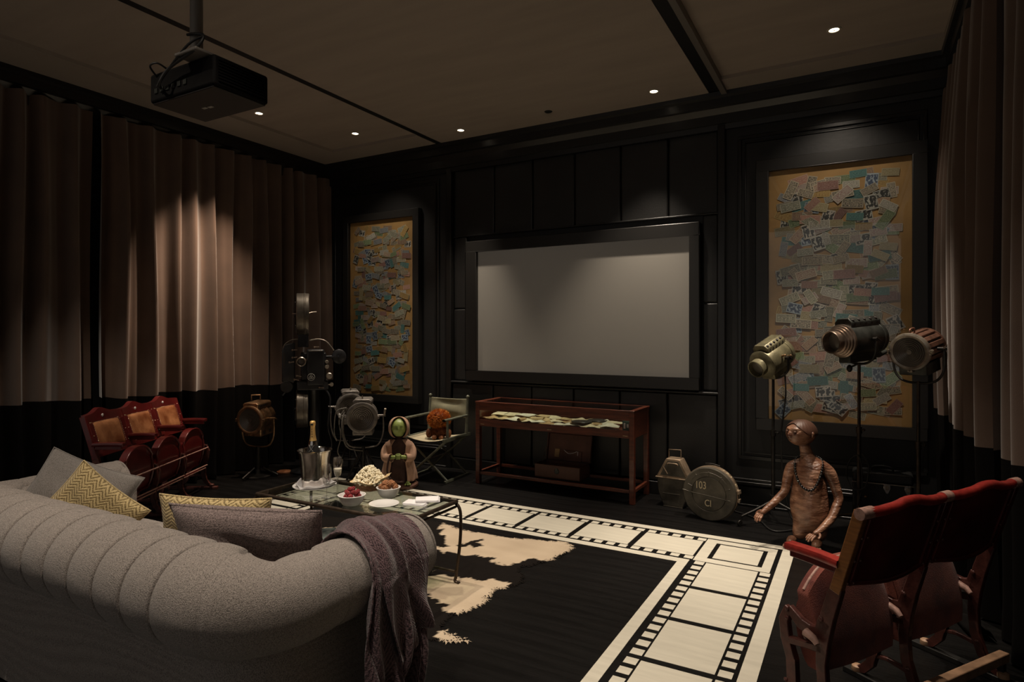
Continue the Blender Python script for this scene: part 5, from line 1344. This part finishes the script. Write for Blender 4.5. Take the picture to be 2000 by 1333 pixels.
for (lb, x, y, L, r, rz, m_) in (('curled tan pamphlet arching up at centre of display case', cx-.23, cy-.05, .16, .022, .15, PM[1]), ('curled small brown pamphlet at the case front, left of centre', cx-.33, cy-.16, .085, .020, 1.2, PM[3])):
    o = MB().grid(lambda u, v: ((v-.5)*L, r*1.2*math.cos(PI*(u*1.1-.05)), r*math.sin(PI*(u*1.1-.05))), 16, 6).build('curled_paper', m_, None, smooth=60, solid=.003); o.location = (x, y, zc+.02); o.rotation_euler = (0, 0, rz); tag(o, lb, 'paper')
for (lb, x, y, r) in (('dark round record sleeve lying right of centre in display case', cx+.26, cy-.07, .10), ('dark round disc lying behind another in display case', cx+.36, cy+.08, .095)):
    o = MB().lathe([(0, .006), (r*.3, .006), (r*.31, .005), (r*.98, .004), (r, .002), (r*.98, 0), (0, 0)], 48).build('disc', mat('grey vinyl', (.05, .047, .042), .4), None, smooth=30, loc=(x, y, zc+.034)); tag(o, lb, 'record')
o = MB().b2(-.035, .035, -.012, .012, 0, .085).build('green_box', mat('dark green card', (.02, .075, .065), .5), None, bevel=.002, loc=(cx+hx-.095, cy-.15, .636)); tag(o, 'small dark green box with pale print standing at right end of display case', 'box')
MB().b2(-.022, -.006, -.0135, -.012, .02, .07).b2(.006, .024, -.0135, -.012, .03, .06).build('pale_print', M['linen'], o)
leaf('crumpled ivory letter at right of display case', cx+.56, cy-.12, zc+.014, .17, .09, .25, PM[2], .022, .003, None, .10)
# open suitcase on the stretchers
t = thing('suitcase', 'open brown suitcase resting under the display case', 'suitcase', (-2.50, 5.44, .126), math.radians(0))
m = MB(); w_, d_, h_ = .235, .125, .125
m.b2(-w_, w_, -d_, -d_+.008, 0, h_); m.b2(-w_, w_, d_-.008, d_, 0, h_); m.b2(-w_, -w_+.008, -d_+.008, d_-.008, 0, h_); m.b2(w_-.008, w_, -d_+.008, d_-.008, 0, h_); m.b2(-w_, w_, -d_, d_, 0, .008)
m.build('base_shell', M['suit'], t, bevel=.004)
MB().b2(-w_+.01, w_-.01, -d_+.01, d_-.01, .085, .095).build('lining_tray', M['suitin'], t)
lm = Matrix.Translation((0, d_-.004, h_)) @ Matrix.Rotation(math.radians(-12), 4, 'X')
m = MB(lm); H2 = .27
m.b2(-w_, w_, .030, .038, 0, H2); m.b2(-w_, w_, -.0, .03, H2-.008, H2); m.b2(-w_, -w_+.008, -.0, .03, 0, H2-.008); m.b2(w_-.008, w_, -.0, .03, 0, H2-.008)
m.build('lid', M['suit'], t, bevel=.004)
MB(lm).b2(-w_+.012, w_-.012, .022, .029, .012, H2-.012).build('lid_lining', M['suitin'], t)
m = MB(lm); m.b2(-.15, -.10, .016, .022, .03, .11); m.build('paper_slip', PM[3], t)
m = MB(lm); m.b2(-.06, .14, .012, .022, .0, .10); m.build('lid_pocket', M['suitin'], t, bevel=.003)
m = MB(lm); m.tube(curve([(-.05, .010, .105), (.0, .006, .075), (.05, .008, .082), (.09, .010, .1)], 5), .003, 6); m.tube([(.10, .008, .06), (.10, .008, .10)], .004, 6); m.build('strap_loop', M['linen'], t, smooth=50)
m = MB(); m.lathe([(0, -.004), (.022, -.004), (.026, 0)], 20, (0, -d_, .07), 'Y'); m.b2(-.012, .012, -d_-.008, -d_, .075, .10); m.build('lock', M['gun'], t, smooth=40)
MB().tube([(-w_+.02, -.0, h_), (-w_+.004, d_-.01, h_+.12)], .003, 6).build('lid_stay', M['nickel'], t)
# ============================================================ FILM CASES
t = thing('film_case', 'angular grey film case with trapezoid top and wire handle by display case', 'case', (-1.40, 5.40, 0), math.radians(-4))
m = MB(); m.prism([(-.145, .247), (-.135, .12), (-.085, .004), (.085, .004), (.135, .12), (.145, .247)], -.055, .055, 'XZ'); m.build('body', M['film'], t, bevel=.008, seg=3)
m = MB(); m.prism([(-.150, .250), (-.062, .418), (.062, .418), (.150, .250)], -.060, .060, 'XZ'); m.build('lid', M['filmrim'], t, bevel=.008, seg=3)
MB().prism([(-.115, .268), (-.048, .400), (.048, .400), (.115, .268)], -.0615, -.058, 'XZ').build('recessed_face', M['film'], t, bevel=.001)
m = MB(); m.tube([(-.152, -.062, .250), (.152, -.062, .250), (.152, .062, .250), (-.152, .062, .250)], .006, 8, closed=True); m.build('rim', M['filmrim'], t, smooth=50)
m = MB(); m.tube([(-.055, 0, .418), (-.055, 0, .488), (.052, 0, .492), (.052, 0, .418)], .004, 8); m.build('wire_handle', M['filmrim'], t, smooth=50)
m = MB(); m.tube(curve([(-.045, -.064, .365), (-.04, -.066, .378), (.035, -.066, .378), (.042, -.064, .365)], 4), .006, 8); m.tube([(-.085, -.064, .345), (-.045, -.066, .285)], .005, 8); m.build('front_clasp', M['filmrim'], t, smooth=50)
m = MB(); m.tube([(-.09, -.058, .115), (.06, -.058, .115)], .004, 6); m.tube([(-.085, -.058, .004), (.085, -.058, .004)], .004, 6); m.build('body_rib', M['film'], t, smooth=50)
t = thing('film_reel_can', 'round grey film can lettered 103, standing on its edge', 'film can', (-1.045, 5.14, 0), math.radians(-7))
c = (0, 0, .216); r = .214
MB().lathe([(0, -.050), (r*.62, -.050), (r*.64, -.046), (r*.66, -.050), (r*.96, -.050), (r, -.044), (r, -.012)], 72, c, 'Y').build('front_half', M['film'], t, smooth=30)
MB().lathe([(r*1.0, -.016), (r*1.02, -.014), (r*1.02, .014), (r*1.0, .016), (r, .048), (r*.96, .052), (0, .052)], 72, c, 'Y').build('rear_half', M['filmrim'], t, smooth=30)
m = MB()
for k in range(5):
    a = math.radians(20+35*k); m.tube([(r*.66*math.cos(a), -.052, c[2]+r*.66*math.sin(a)), (r*.82*math.cos(a), -.052, c[2]+r*.82*math.sin(a))], .0035, 6); m.sph((r*.82*math.cos(a), -.052, c[2]+r*.82*math.sin(a)), .006, 8)
m.tube(arc((0, c[2]), r*.80, 35, 145, 20, 'XZ', -.052), .0025, 6); m.tube([(-r, -.052, c[2]+.01), (-r*.6, -.053, c[2]-.004), (-r*.3, -.052, c[2]-.008), (r*.8, -.052, c[2]-.03)], .0035, 6)
m.build('raised_rib', M['film'], t, smooth=50)
text('painted_number', '103', .085, M['chalk'], t, (-.065, -.0515, c[2]+.062), (PI/2, 0, 0), .0008, xs=.75)
text('painted_number', 'CI', .075, M['chalk'], t, (-.005, -.0515, c[2]-.075), (PI/2, 0, 0), .0008, xs=.8)
for i, chx in enumerate('103 CI'):
    if chx == ' ': continue
    a = math.radians(62-9.5*i); text('rim_letter', chx, .045, M['chalk'], t, ((r*1.021+.001)*math.cos(a), .002, c[2]+(r*1.021+.001)*math.sin(a)), (0, PI/2-a, 0) if False else tuple(Matrix((Vector((math.sin(a), 0, -math.cos(a))), Vector((0, 1, 0)), Vector((math.cos(a), 0, math.sin(a))))).transposed().to_euler()), .0008, xs=.8)
m = MB(); a = math.radians(10); m.box(((r+.012)*math.cos(a), 0, c[2]+(r+.012)*math.sin(a)), (.022, .05, .030), (0, -a, 0)); m.box(((r+.012)*math.cos(-.12), 0, c[2]+(r+.012)*math.sin(-.12)), (.018, .035, .03), (0, .12, 0)); m.build('buckle', M['filmrim'], t, bevel=.003)
m = MB(); m.tube(arc((0, c[2]), r+.022, 72, 100, 8, 'XZ', 0), .005, 8); m.build('carry_handle', M['iron'], t, smooth=50)
# ============================================================ BLACK EQUIPMENT CASE, WHITE GLOBE
t = thing('equipment_case', 'black leatherette case with chrome latches behind the stands', 'case', (.155, 5.57, 0), math.radians(0))
MB().b2(-.20, .20, -.10, .10, 0, .36).build('body', M['case'], t, bevel=.012, seg=3)
MB().b2(-.202, .202, -.102, .102, .362, .44).build('lid', M['case'], t, bevel=.02, seg=3)
MB().b2(-.203, .203, -.104, -.100, .357, .364).build('metal_edge', M['nickel'], t)
MB().tube(curve([(-.075, -.0, .44), (-.06, -.0, .468), (0, 0, .478), (.06, 0, .468), (.075, 0, .44)], 5), .008, 8).build('handle', M['cable'], t, smooth=60)
for x in (.03, .165):
    l_ = MB().prism([(x-.022, .365), (x+.022, .365), (x+.024, .33), (x+.010, .295), (x, .288), (x-.010, .295), (x-.024, .33)], -.108, -.100, 'XZ').build('latch', M['chrome'], t, bevel=.003)
    MB().box((x, -.110, .335), (.022, .006, .03)).build('hasp', M['nickel'], l_, bevel=.002)
MB().sph((-.11, -.105, .25), (.012, .006, .012), 10).build('key_lock', M['brass'], t, smooth=50)
t = thing('globe_lamp', 'small white globe on dark stem behind the red seats', 'lamp', (.455, 5.05, 0))
MB().lathe([(0, 0), (.05, 0), (.05, .01), (.012, .03), (.009, .30), (.025, .34), (0, .345)], 24).build('stem', M['iron'], t, smooth=40)
MB().sph((0, 0, .375), (.040, .040, .036), 22).build('globe', M['white'], t, smooth=60)
# ============================================================ FIGURES (plain stand-ins)
loc = (-3.95, 4.76); t = thing('robed_figurine', 'small hooded robed figurine with moss green face and hands on round base', 'figurine', (*loc, 0), rotz_to(px_dir(1, 0.05, loc)))
MB().lathe([(0, 0), (.180, 0), (.188, .010), (.185, .030), (.165, .042), (0, .045)], 48, fn=lambda a: 1+.02*math.sin(a*5)).build('base', M['clayd'], t, smooth=50)
def robe(u, v):
    a = 2*PI*v; prof = [(0, .150, .11), (.2, .145, .11), (.45, .125, .10), (.7, .120, .085), (.86, .130, .075), (.95, .085, .065), (1, .050, .05)]
    for (p, q) in zip(prof, prof[1:]):
        if p[0] <= u <= q[0]: k = (u-p[0])/(q[0]-p[0]); rx = p[1]*(1-k)+q[1]*k; ry = p[2]*(1-k)+q[2]*k; break
    f = 1+.06*math.sin(a*9+u*3)*(1-u)+.03*math.sin(a*17)*(1-u)
    return (rx*f*math.cos(a), ry*f*math.sin(a), .045+.425*u)
MB().grid(robe, 30, 72, cv=True).build('tunic', M['robed'], t, smooth=70)
def coat(u, v):
    a = math.radians(-62+304*v); x, y, z = robe(.04+.94*u, (a/(2*PI)) % 1)
    k = 1.10+.05*math.sin(v*40+u*4)*(1-u)+.10*(1-u)*(abs(v-.5)*2)**2; return (x*k, y*k+.004, z+.006)
MB().grid(coat, 30, 90).build('robe', M['robe'], t, smooth=70, solid=.006)
for sg in (-1, 1):
    P = [Vector((sg*.098, .0, .425)), Vector((sg*.135, -.03, .36)), Vector((sg*.125, -.085, .300)), Vector((sg*.065, -.125, .305))]
    MB().tube(curve(P, 6), [.030+.010*(i/18) for i in range(19)], 18, caps=False).build('sleeve', M['robe'], t, smooth=70, solid=.004)
    ch = [[((sg*.085, -.118, .305), .020), ((sg*.045, -.140, .315), .019), ((sg*.020, -.150, .322), .020)]]
    for f in range(4):
        ch.append([((sg*.022, -.152, .312+.007*f), .0085), ((sg*-.004, -.166, .306+.010*f), .0085), ((sg*-.020, -.160, .300+.011*f), .0075)])
    ch.append([((sg*.028, -.145, .330), .0085), ((sg*.010, -.150, .345), .008), ((sg*-.002, -.152, .348), .007)])
    skinned('hand', ch, M['moss'], t, 1)
MB().tube([(0, 0, .45), (0, -.005, .51)], [.036, .030], 16).build('neck', M['robed'], t, smooth=60)
def hd_(u, v):
    a = 2*PI*u; z = -math.cos(PI*v); q = math.sin(PI*v); w_ = 1-.16*max(0, -z)
    x, y = .078*q*math.cos(a)*w_, .078*q*math.sin(a)*w_; zz = .575+.090*z
    f = max(0, -math.sin(a))*q
    y -= .012*math.exp(-((x/.010)**2))*math.exp(-(((zz-.565)/.022)**2))*(f > .3)
    y += .007*(math.exp(-((x-.027)/.013)**2)+math.exp(-((x+.027)/.013)**2))*math.exp(-((zz-.585)/.010)**2)*(f > .3)
    y += .004*math.exp(-(x/.028)**2)*math.exp(-((zz-.532)/.004)**2)*(f > .3)
    return (x, y, zz)
MB().grid(hd_, 60, 44, cu=True).build('head', M['moss'], t, smooth=70)
def hood_(u, v):
    a = math.radians(-44+268*u); z = -.95+1.93*v; q = math.sqrt(max(0, 1-min(1, abs(z))**2.2)); flare = 1.10+.10*math.exp(-((abs(u-.5)-.5)/.07)**2)
    top = max(0, z); a2 = -PI/2+(a+PI/2-2*PI*(a > 3*PI/2+.001))*1.0
    return (.090*max(q, .02)*math.cos(a)*flare, .090*max(q, .02)*math.sin(a)*flare+.010, .578+.106*z+.006*math.sin(a*7)*q)
MB().grid(hood_, 60, 30).build('hood', M['robe'], t, smooth=70, solid=.006)
MB().tube(curve([(-.075, -.155, .335), (-.095, -.168, .26), (-.10, -.175, .18), (-.07, -.180, .12), (.0, -.178, .085), (.055, -.165, .085)], 6), .010, 10).build('dark_sash', M['robed'], t, smooth=60)
for sg, y in ((-.09, -.11), (.09, -.13)):
    ch = [[((sg, y+.03, .055), .026), ((sg, y-.005, .056), .026)]]
    for f in range(3): ch.append([((sg+.018*(f-1), y-.008, .054), .011), ((sg+.024*(f-1), y-.038, .052), .009)])
    skinned('foot', ch, M['moss'], t, 1)
# tall brown clay figure
loc = (-.30, 4.86); t = thing('clay_figure', 'tall glazed brown clay figure with outstretched arms beside the film strip corner', 'sculpture', (*loc, 0), rotz_to(px_dir(1, 0, loc)))
body = [
 [((0, .0, .17), (.135, .115)), ((-.005, -.01, .26), (.148, .13)), ((-.01, -.01, .36), (.135, .12)), ((-.005, 0, .46), (.122, .095)), ((0, .01, .555), (.100, .066)), ((-.015, .01, .62), .046), ((-.035, .005, .69), .040), ((-.05, .0, .745), .042)],
 [(0, 4), ((-.075, .01, .575), .050), ((-.125, .005, .555), .046), ((-.150, -.02, .46), .036), ((-.165, -.05, .375), .031), ((-.235, -.12, .305), .027), ((-.285, -.17, .262), .022)],
 [(0, 4), ((.070, .01, .565), .052), ((.118, .005, .535), .050), ((.150, .0, .45), .038), ((.180, -.01, .35), .034), ((.130, -.11, .235), .030), ((.055, -.20, .165), .024)],
 [(0, 0), ((-.065, -.01, .10), .060), ((-.090, -.04, .045), .045)],
 [(0, 0), ((.060, .0, .10), .062), ((.050, -.04, .045), .047)],
]
def hand_(base, fwd, sgn, wrist):
    b = Vector(base); f = Vector(fwd).normalized(); sd = f.cross(Vector((0, 0, 1))).normalized(); up = sd.cross(f); out = []
    out.append([wrist, (tuple(b+f*.012), .020), (tuple(b+f*.042), (.025, .016))])
    for k, L in enumerate((.060, .072, .068, .052)):
        o = b+f*.038+sd*(k-1.5)*.0135; dirn = (f+sd*(k-1.5)*.10-up*.15).normalized(); q = o+dirn*L*.55; e = q+(dirn-up*.45).normalized()*L*.45
        out.append([(tuple(o), .0095), (tuple(q), .0088), (tuple(e), .0070)])
    o = b+f*.006+sd*sgn*.020; q = o+(f*.6+sd*sgn*.8-up*.2).normalized()*.030; e = q+(f*.9+sd*sgn*.1-up*.3).normalized()*.026
    out.append([(tuple(o), .011), (tuple(q), .0098), (tuple(e), .008)])
    return out
body += hand_((-.292, -.177, .256), (-.55, -.60, -.45), 1, (1, 6))
body += hand_((.045, -.212, .160), (-.65, -.60, -.30), -1, (2, 6))
for sg, x in ((-1, -.11), (1, .05)):
    body.append([((x, -.02, .040), .040), ((x-.015, -.08, .034), .036), ((x-.022, -.125, .024), .028)])
    for k in range(5): body.append([((x-.022+.014*(k-2), -.125, .024), .012), ((x-.026+.018*(k-2), -.165+.006*abs(k-1), .014), .011)])
skinned('body', body, M['clay'], t, 2)
def hd2(u, v):
    a = 2*PI*u; z = -math.cos(PI*v); q = math.sin(PI*v)
    x, y, zz = .090*q*math.cos(a), .105*q*math.sin(a), .082*z
    f = (math.sin(a) < 0)
    jaw = 1-.16*max(0, -z); x *= jaw
    if f:
        y -= .018*math.exp(-(x/.012)**2)*math.exp(-((zz+.004)/.020)**2)*(1 if zz < .03 else 0)
        y += .012*(math.exp(-((x-.032)/.015)**2)+math.exp(-((x+.032)/.015)**2))*math.exp(-((zz-.016)/.011)**2)
        y -= .006*math.exp(-((zz-.034)/.008)**2)*math.exp(-(x/.06)**2)
        y += .006*math.exp(-(x/.030)**2)*math.exp(-((zz+.036)/.004)**2)
        y -= .006*math.exp(-(x/.026)**2)*(math.exp(-((zz+.029)/.006)**2)+math.exp(-((zz+.044)/.006)**2))
    p = Matrix.Rotation(math.radians(-38), 3, 'Z') @ Vector((x*.98, y*1.12, zz*1.12)); return (p.x-.060, p.y-.010, p.z+.795)
h_ = MB().grid(hd2, 72, 56, cu=True).build('head', M['clay'], t, smooth=70)
for sg in (-1, 1):
    p = Matrix.Rotation(math.radians(-38), 3, 'Z') @ Vector((sg*.032, -.104, .017)); MB().sph((p.x-.060, p.y-.010, p.z+.795), (.0115, .0115, .009), 12).build('eye', M['clayd'], h_, smooth=60)
    p = Matrix.Rotation(math.radians(-38), 3, 'Z') @ Vector((sg*.088, .005, 0)); MB().sph((p.x-.060, p.y-.010, p.z+.795), (.012, .014, .022), 12).build('ear', M['clay'], h_, smooth=60)
def hair_(u, v):
    a = 2*PI*u; zz = 1-1.15*v; q = math.sqrt(max(0, 1-zz*zz)); f = max(0, -math.sin(a)); lo = -.25+1.02*f**1.1; zz = max(zz, lo); q = math.sqrt(max(0, 1-zz*zz))
    k = 1.06+.012*math.sin(a*26); p = Matrix.Rotation(math.radians(-38), 3, 'Z') @ Vector((.088*q*math.cos(a)*k, .118*q*math.sin(a)*k, .092*zz*1.04)); return (p.x-.060, p.y-.010, p.z+.797)
MB().grid(hair_, 90, 26, cu=True).build('carved_hair', M['clayd'], t, smooth=60)
nk = thing('bead_necklace', 'black bead necklace hanging round the neck of the clay figure', 'necklace', (*loc, 0), rotz_to(px_dir(1, 0, loc)))
Pn = curve([(-.01, .055, .625), (-.085, .03, .612), (-.100, -.05, .565), (-.085, -.105, .49), (-.050, -.125, .435), (-.005, -.120, .415), (.030, -.118, .445), (.062, -.095, .52), (.075, -.03, .590), (.055, .035, .620), (-.01, .055, .625)], 14)
acc = 0; last = Pn[0]; src = None
for p in Pn[1:]:
    acc += (p-last).length; last = p
    if acc >= .0155:
        acc = 0
        if src is None: src = MB().sph((0, 0, 0), (.0105, .0105, .0095), 10).build('bead', M['bead'], nk, smooth=60); o = src
        else: o = src.copy(); COL.objects.link(o); o.parent = nk
        o.location = p
MB().tube(Pn[:-1], .002, 6, closed=True).build('cord', M['bead'], nk)
# ============================================================ CEILING PROJECTOR
pc_ = (-2.465, 1.70, 2.50); t = thing('video_projector', 'black video projector hanging from the ceiling on a grey tube', 'projector', pc_)
hx, hy = .218, .132
MB().b2(-hx, hx, -hy, hy, .0, .125).build('housing', M['proj'], t, bevel=.012, seg=3)
MB().b2(-hx+.01, hx-.01, -hy+.008, hy-.008, -.006, .002).build('base_plate', mat('projector base', (.016, .0105, .0085), .6), t, bevel=.004)
m = MB()
for k in range(8): m.b2(hx-.002, hx+.005, -hy+.02, hy-.02, .020+.012*k, .026+.012*k); m.b2(-hx-.004, -hx+.002, -hy+.02, hy-.02, .020+.012*k, .025+.012*k)
m.build('vent_fin', M['proj'], t)
m = MB(); m.lathe([(.03, .0), (.042, .0), (.045, .03), (.036, .035), (.030, .02)], 30, (.08, hy, .065), 'Y'); m.build('lens_barrel', M['gun'], t, smooth=40)
m = MB()
for k in range(6): m.b2(-hx+.04+.04*k, -hx+.062+.04*k, -hy-.004, -hy+.002, .035, .055)
m.build('socket', M['gun'], t)
for k, x in enumerate((-.055, -.020)): MB().b2(x, x+.026, .0+.004*k, .014+.004*k, -.0075, -.0055).build('label_sticker', M['lab'], t)
tb = (.125, -.112)
tb = (-2.345-pc_[0], 1.56-pc_[1])
MB().tube([(tb[0], tb[1], .125), (tb[0], tb[1], H-pc_[2]+.02)], .0245, 24).build('ceiling_tube', M['tube'], t, smooth=50)
MB().b2(tb[0]-.07, tb[0]+.07, tb[1]-.05, tb[1]+.05, .124, .136).build('mount_plate', M['tube'], t, bevel=.003)
m = MB(); m.tube(curve([(tb[0]-.02, tb[1]-.025, .21), (tb[0]+.03, tb[1]-.03, .20), (tb[0]+.075, tb[1]-.02, .185), (tb[0]+.05, tb[1]-.04, .13), (-.02, -hy-.035, .10), (-.08, -hy-.04, .05), (-.12, -hy-.01, .045)], 7), .006, 8)
m.tube(curve([(tb[0]+.08, tb[1]-.02, .185), (tb[0]+.02, tb[1]-.05, .15), (-.05, -hy-.03, .09), (-.13, -hy-.02, .05)], 7), .005, 8)
m.tube(curve([(-.17, -hy, .11), (-.165, -hy-.03, .14), (-.13, -hy-.02, .15), (-.12, -hy+.02, .135)], 6), .004, 8); m.build('cable', M['cable'], t, smooth=60)
# ============================================================ FLOOR CLOTH, CABLES
def heap(u, v):
    y = 3.75+1.0*u; x = .50+.10*v; return (x-.05*math.sin(u*5)-.02, y, .012+.075*math.sin(PI*v)*(.6+.4*math.sin(u*13+v*4))+.02*math.sin(u*31+v*9)*math.sin(PI*v))
tag(MB().grid(heap, 90, 14).build('floor_cloth', M['curtainb'], None, smooth=70, solid=.004), 'dark cloth lying rumpled on floor under the right hand curtain', 'cloth')
m = MB().tube(curve([(-.30, 5.35, .008), (-.55, 5.05, .008), (-.72, 5.32, .008), (-.98, 5.50, .008), (-1.15, 5.62, .008)], 8), .006, 8).build('floor_cable', M['cable'], None, smooth=60); tag(m, 'black cable running along floor behind the round film can', 'cable')
